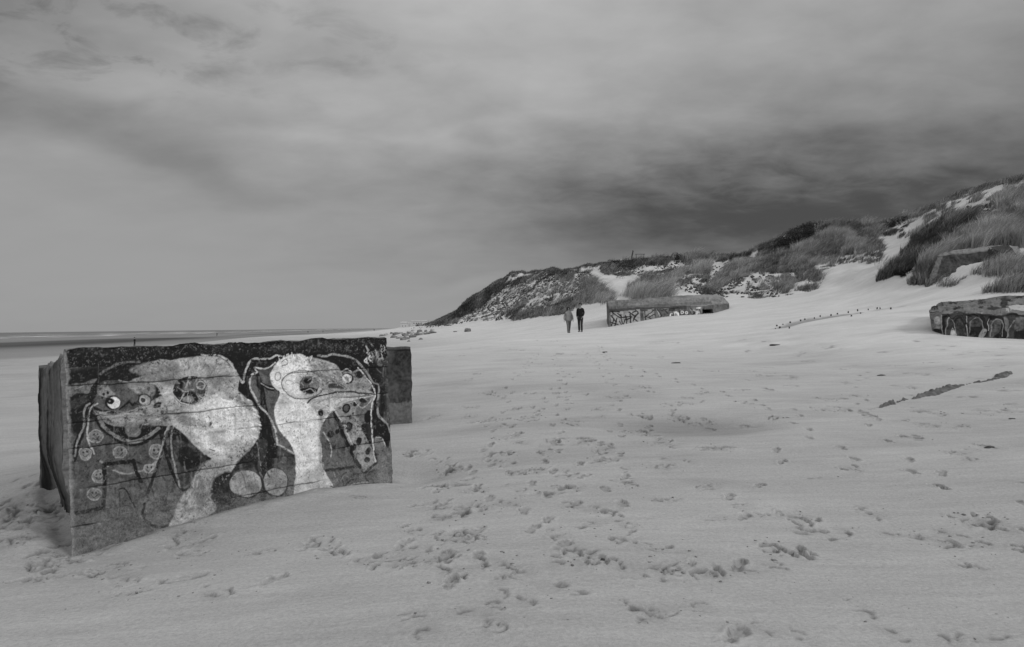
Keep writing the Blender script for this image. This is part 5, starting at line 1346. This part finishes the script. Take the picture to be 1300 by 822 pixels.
# dark scrub with small leaves
tufts_save = tufts; tufts = []
add_poly([(984,326),(988,308),(1004,296),(1016,290),(1033,286),(1036,300),(1022,312),(1004,322)], 520, .55, .5, 60, .3, .0)
add_poly([(1038,284),(1050,284),(1056,292),(1044,296)], 60, .6, .5, 60, .2)
add_poly([(1110,290),(1150,278),(1152,284),(1118,294)], 60, .4, .4, 60, .2)
add_poly([(763,337),(768,331),(790,333),(790,340)], 60, .45, .4, 50, .2)
add_poly([(855,326),(866,325),(866,334),(856,334)], 40, .5, .4, 50, .1)
add_poly([(928,324),(950,322),(952,332),(930,334)], 70, .45, .45, 50, .2)
add_poly([(586,390),(600,382),(606,386),(592,398)], 60, .4, .4, 50, .2)
add_poly([(1165,322),(1185,316),(1186,326),(1168,328)], 40, .4, .35, 60, .1)
add_poly([(1226,282),(1240,282),(1240,292),(1226,294)], 40, .4, .35, 60, .1)
add_poly([(1140,346),(1152,338),(1156,348),(1146,352)], 30, .3, .25, 50, .1)
Ts = np.array(tufts)
def build_leaves(T_, name, mat):
    n_bl = T_[:, 4].astype(int); idx_ = np.repeat(np.arange(len(T_)), n_bl); n = len(idx_)
    x0, y0, h0, r0_, sh = (T_[idx_, c_] for c_ in (0, 1, 2, 3, 5))
    d = RNG.normal(size=(n, 3)); d /= np.linalg.norm(d, axis=1)[:, None]; d *= RNG.uniform(.5, 1, n)[:, None] ** .5
    C_ = np.stack([x0 + d[:, 0] * r0_, y0 + d[:, 1] * r0_, ground(x0, y0) + h0 * .35 + d[:, 2] * h0 * .6], -1)
    s = RNG.uniform(.035, .085, n); u = RNG.normal(size=(n, 3)); u /= np.linalg.norm(u, axis=1)[:, None]; v = np.cross(u, RNG.normal(size=(n, 3))); v /= np.linalg.norm(v, axis=1)[:, None]
    V = np.stack([C_ - u * s[:, None], C_ + v * s[:, None] * .5, C_ + u * s[:, None], C_ - v * s[:, None] * .5], 1).reshape(-1, 3)
    return np_mesh(name, V, np.arange(n * 4).reshape(-1, 4), mat, False, np.repeat(np.clip(sh + RNG.uniform(-.3, .5, n), 0, 1), 4), 'shade')
tag(link('dune_scrub', build_leaves(Ts, 'dune_scrub', MAT_SCRUB)), 'dark low scrub on the dune crests', 'scrub', kind='stuff')
# litter of dead stems and dark roots on the slumped dune faces
lit = []
for poly, n in ((Bp, 3200), (Cp, 1500), ([(930,350),(985,350),(990,378),(935,378)], 300), ([(1226,262),(1262,258),(1270,278),(1232,284)], 120), ([(520,418),(575,405),(600,408),(560,416)], 200), ([(1118,352),(1160,338),(1165,350),(1130,358)], 60)):
    X, Y = sample_poly(poly, n); h_, ok = hit(X, Y); k = ok & (fbm2(h_[:, 0] / .8, h_[:, 1] / 1.4, 2, 1200) > -.1)
    for q in h_[k]: lit.append((q[0], q[1], q[2] + .02, RNG.uniform(.05, .19)))
tag(link('root_litter', blob_mesh(lit, 9, simple_mat('dark_root_litter', .05, .5, 3), 'root_litter', .8)), 'dark clods and roots littering the slumped dune faces', 'litter', kind='stuff')

# ------------------------------------------------------------------ world: overcast sky
world = bpy.data.worlds.new('World'); scene.world = world; world.use_nodes = True
nt = world.node_tree; nt.nodes.clear()
out = nn(nt, 'ShaderNodeOutputWorld'); bg = nn(nt, 'ShaderNodeBackground'); bg.inputs['Strength'].default_value = .1
nt.links.new(bg.outputs[0], out.inputs[0])
SUN_EL, SUN_AZ = 33.0, 122.0          # azimuth from north (+Y) clockwise
sky = nn(nt, 'ShaderNodeTexSky', sky_type='NISHITA'); sky.sun_disc = False
sky.sun_elevation = math.radians(SUN_EL); sky.sun_rotation = math.radians(SUN_AZ)
bw = nn(nt, 'ShaderNodeRGBToBW'); nt.links.new(sky.outputs[0], bw.inputs[0])
D = nn(nt, 'ShaderNodeTexCoord').outputs['Generated']
sepD = nn(nt, 'ShaderNodeSeparateXYZ'); nt.links.new(D, sepD.inputs[0])
# cloud layer coordinates: direction onto a flat deck
den = mth(nt, 'ADD', mth(nt, 'MAXIMUM', sepD.outputs[2], 0.0), .22)
cx = mth(nt, 'DIVIDE', sepD.outputs[0], den); cy = mth(nt, 'DIVIDE', sepD.outputs[1], den)
comb = nn(nt, 'ShaderNodeCombineXYZ'); nt.links.new(cx, comb.inputs[0]); nt.links.new(cy, comb.inputs[1])
cl = scaled(nt, comb.outputs[0], (1.0, 1.5, 1)); c1 = noise_node(nt, cl, 1.0, 7, .5, .3); c2 = noise_node(nt, scaled(nt, comb.outputs[0], (3.6, 4.6, 1)), 1.0, 6, .55, .2)
# warp for the large cloud masses
wn = nn(nt, 'ShaderNodeTexNoise'); wn.inputs['Scale'].default_value = 2.6; wn.inputs['Detail'].default_value = 5; nt.links.new(scaled(nt, D, (1, 1, 2.6)), wn.inputs['Vector'])
vs = nn(nt, 'ShaderNodeVectorMath', operation='SUBTRACT'); nt.links.new(wn.outputs['Color'], vs.inputs[0]); vs.inputs[1].default_value = (.5, .5, .5)
vm = nn(nt, 'ShaderNodeVectorMath', operation='MULTIPLY'); nt.links.new(vs.outputs[0], vm.inputs[0]); vm.inputs[1].default_value = (.35, .35, .16)
DW = nn(nt, 'ShaderNodeVectorMath', operation='ADD'); nt.links.new(D, DW.inputs[0]); nt.links.new(vm.outputs[0], DW.inputs[1]); DW = DW.outputs[0]
def dot(vec, v3):
    n = nn(nt, 'ShaderNodeVectorMath', operation='DOT_PRODUCT'); nt.links.new(vec, n.inputs[0]); n.inputs[1].default_value = tuple(v3); return n.outputs['Value']
def blob(px, py, sx_, sy_, rot, amp):
    d = ray([px], [py])[0]; ln = np.linalg.norm(d); d = d / ln
    a_ = np.array([math.cos(math.radians(rot)), 0, -math.sin(math.radians(rot))]); a_ = a_ - d * (a_ @ d); a_ /= np.linalg.norm(a_); b_ = np.cross(d, a_)
    q = None
    for ax, s_ in ((a_, sx_ / ln), (b_, sy_ / ln), (d, 1.2)):
        t = mth(nt, 'MULTIPLY', mth(nt, 'SUBTRACT', dot(DW, ax), float(d @ ax)), 1 / s_); t = mth(nt, 'MULTIPLY', t, t)
        q = t if q is None else mth(nt, 'ADD', q, t)
    return mth(nt, 'MULTIPLY', mth(nt, 'EXPONENT', mth(nt, 'MULTIPLY', q, -1)), amp)
val_ = mth(nt, 'ADD', .325, 0.0)
for b_ in ((1010,290,330,90,4,-.135),(1290,200,320,130,0,-.20),(960,215,260,60,-4,-.035),(60,140,200,40,12,-.11),(235,218,150,26,16,-.07),(0,10,260,80,0,-.10),(780,292,210,44,-5,-.10),(690,235,200,36,0,-.05),
           (600,90,420,105,0,.10),(920,50,240,70,-3,.06),(560,165,240,12,0,.045),(300,330,300,90,0,.015),(560,350,46,12,0,.03),(850,240,44,9,0,.035),(960,252,50,10,-4,.035),(1200,185,90,10,12,.03),
           (1130,130,160,18,-5,.03),(1040,205,60,10,-10,.03)):
    val_ = mth(nt, 'ADD', val_, blob(*b_))
c3 = noise_node(nt, scaled(nt, comb.outputs[0], (7, 9, 1)), 1.0, 6, .6, .4)
val_ = mth(nt, 'ADD', val_, mth(nt, 'MULTIPLY', blob(200, 45, 260, 60, 4, .8), mth(nt, 'SUBTRACT', mth(nt, 'MINIMUM', c3, .5), .5)))
val_ = mth(nt, 'ADD', val_, mth(nt, 'MULTIPLY', blob(950, 230, 330, 70, 0, .17), mth(nt, 'SUBTRACT', c3, .5)))
amp_ = mapr(nt, sepD.outputs[2], .0, .25, .15, 1.0)
v1 = mth(nt, 'MULTIPLY', mth(nt, 'SUBTRACT', c1, .5), .24); v2 = mth(nt, 'MULTIPLY', mth(nt, 'SUBTRACT', c2, .5), .21)
calm = mth(nt, 'SUBTRACT', 1, blob(170, 330, 420, 120, 8, .85), clamp=True)
val_ = mth(nt, 'ADD', val_, mth(nt, 'MULTIPLY', mth(nt, 'MULTIPLY', mth(nt, 'ADD', v1, v2), amp_), calm))
zen = mapr(nt, sepD.outputs[2], .38, .95, 0, .95); bh = mapr(nt, sepD.outputs[1], .1, -.9, 0, .45)
val_ = mth(nt, 'ADD', val_, mth(nt, 'ADD', zen, bh))
val_ = mth(nt, 'SMOOTH_MAX', val_, .065, .04)
tot = mth(nt, 'ADD', mth(nt, 'MULTIPLY', val_, 9.2), mth(nt, 'MULTIPLY', bw.outputs[0], .04))
nt.links.new(tot, bg.inputs['Color'])

sun = bpy.data.lights.new('sun', 'SUN'); sun.energy = 1.5; sun.angle = math.radians(10); sun.color = (1, 1, 1)
so = bpy.data.objects.new('sun', sun); COL.objects.link(so)
az = math.radians(SUN_AZ); e_ = math.radians(SUN_EL)
sd_ = Vector((math.sin(az) * math.cos(e_), math.cos(az) * math.cos(e_), math.sin(e_)))
so.rotation_euler = sd_.to_track_quat('Z', 'Y').to_euler()

vs_ = scene.view_settings
scene.display_settings.display_device = 'sRGB'
vs_.view_transform = 'Standard'; vs_.look = 'None'; vs_.exposure = 0.0; vs_.gamma = 1.0; vs_.use_curve_mapping = False
scene.render.engine = 'CYCLES'
scene.cycles.max_bounces = 6; scene.cycles.use_denoising = True
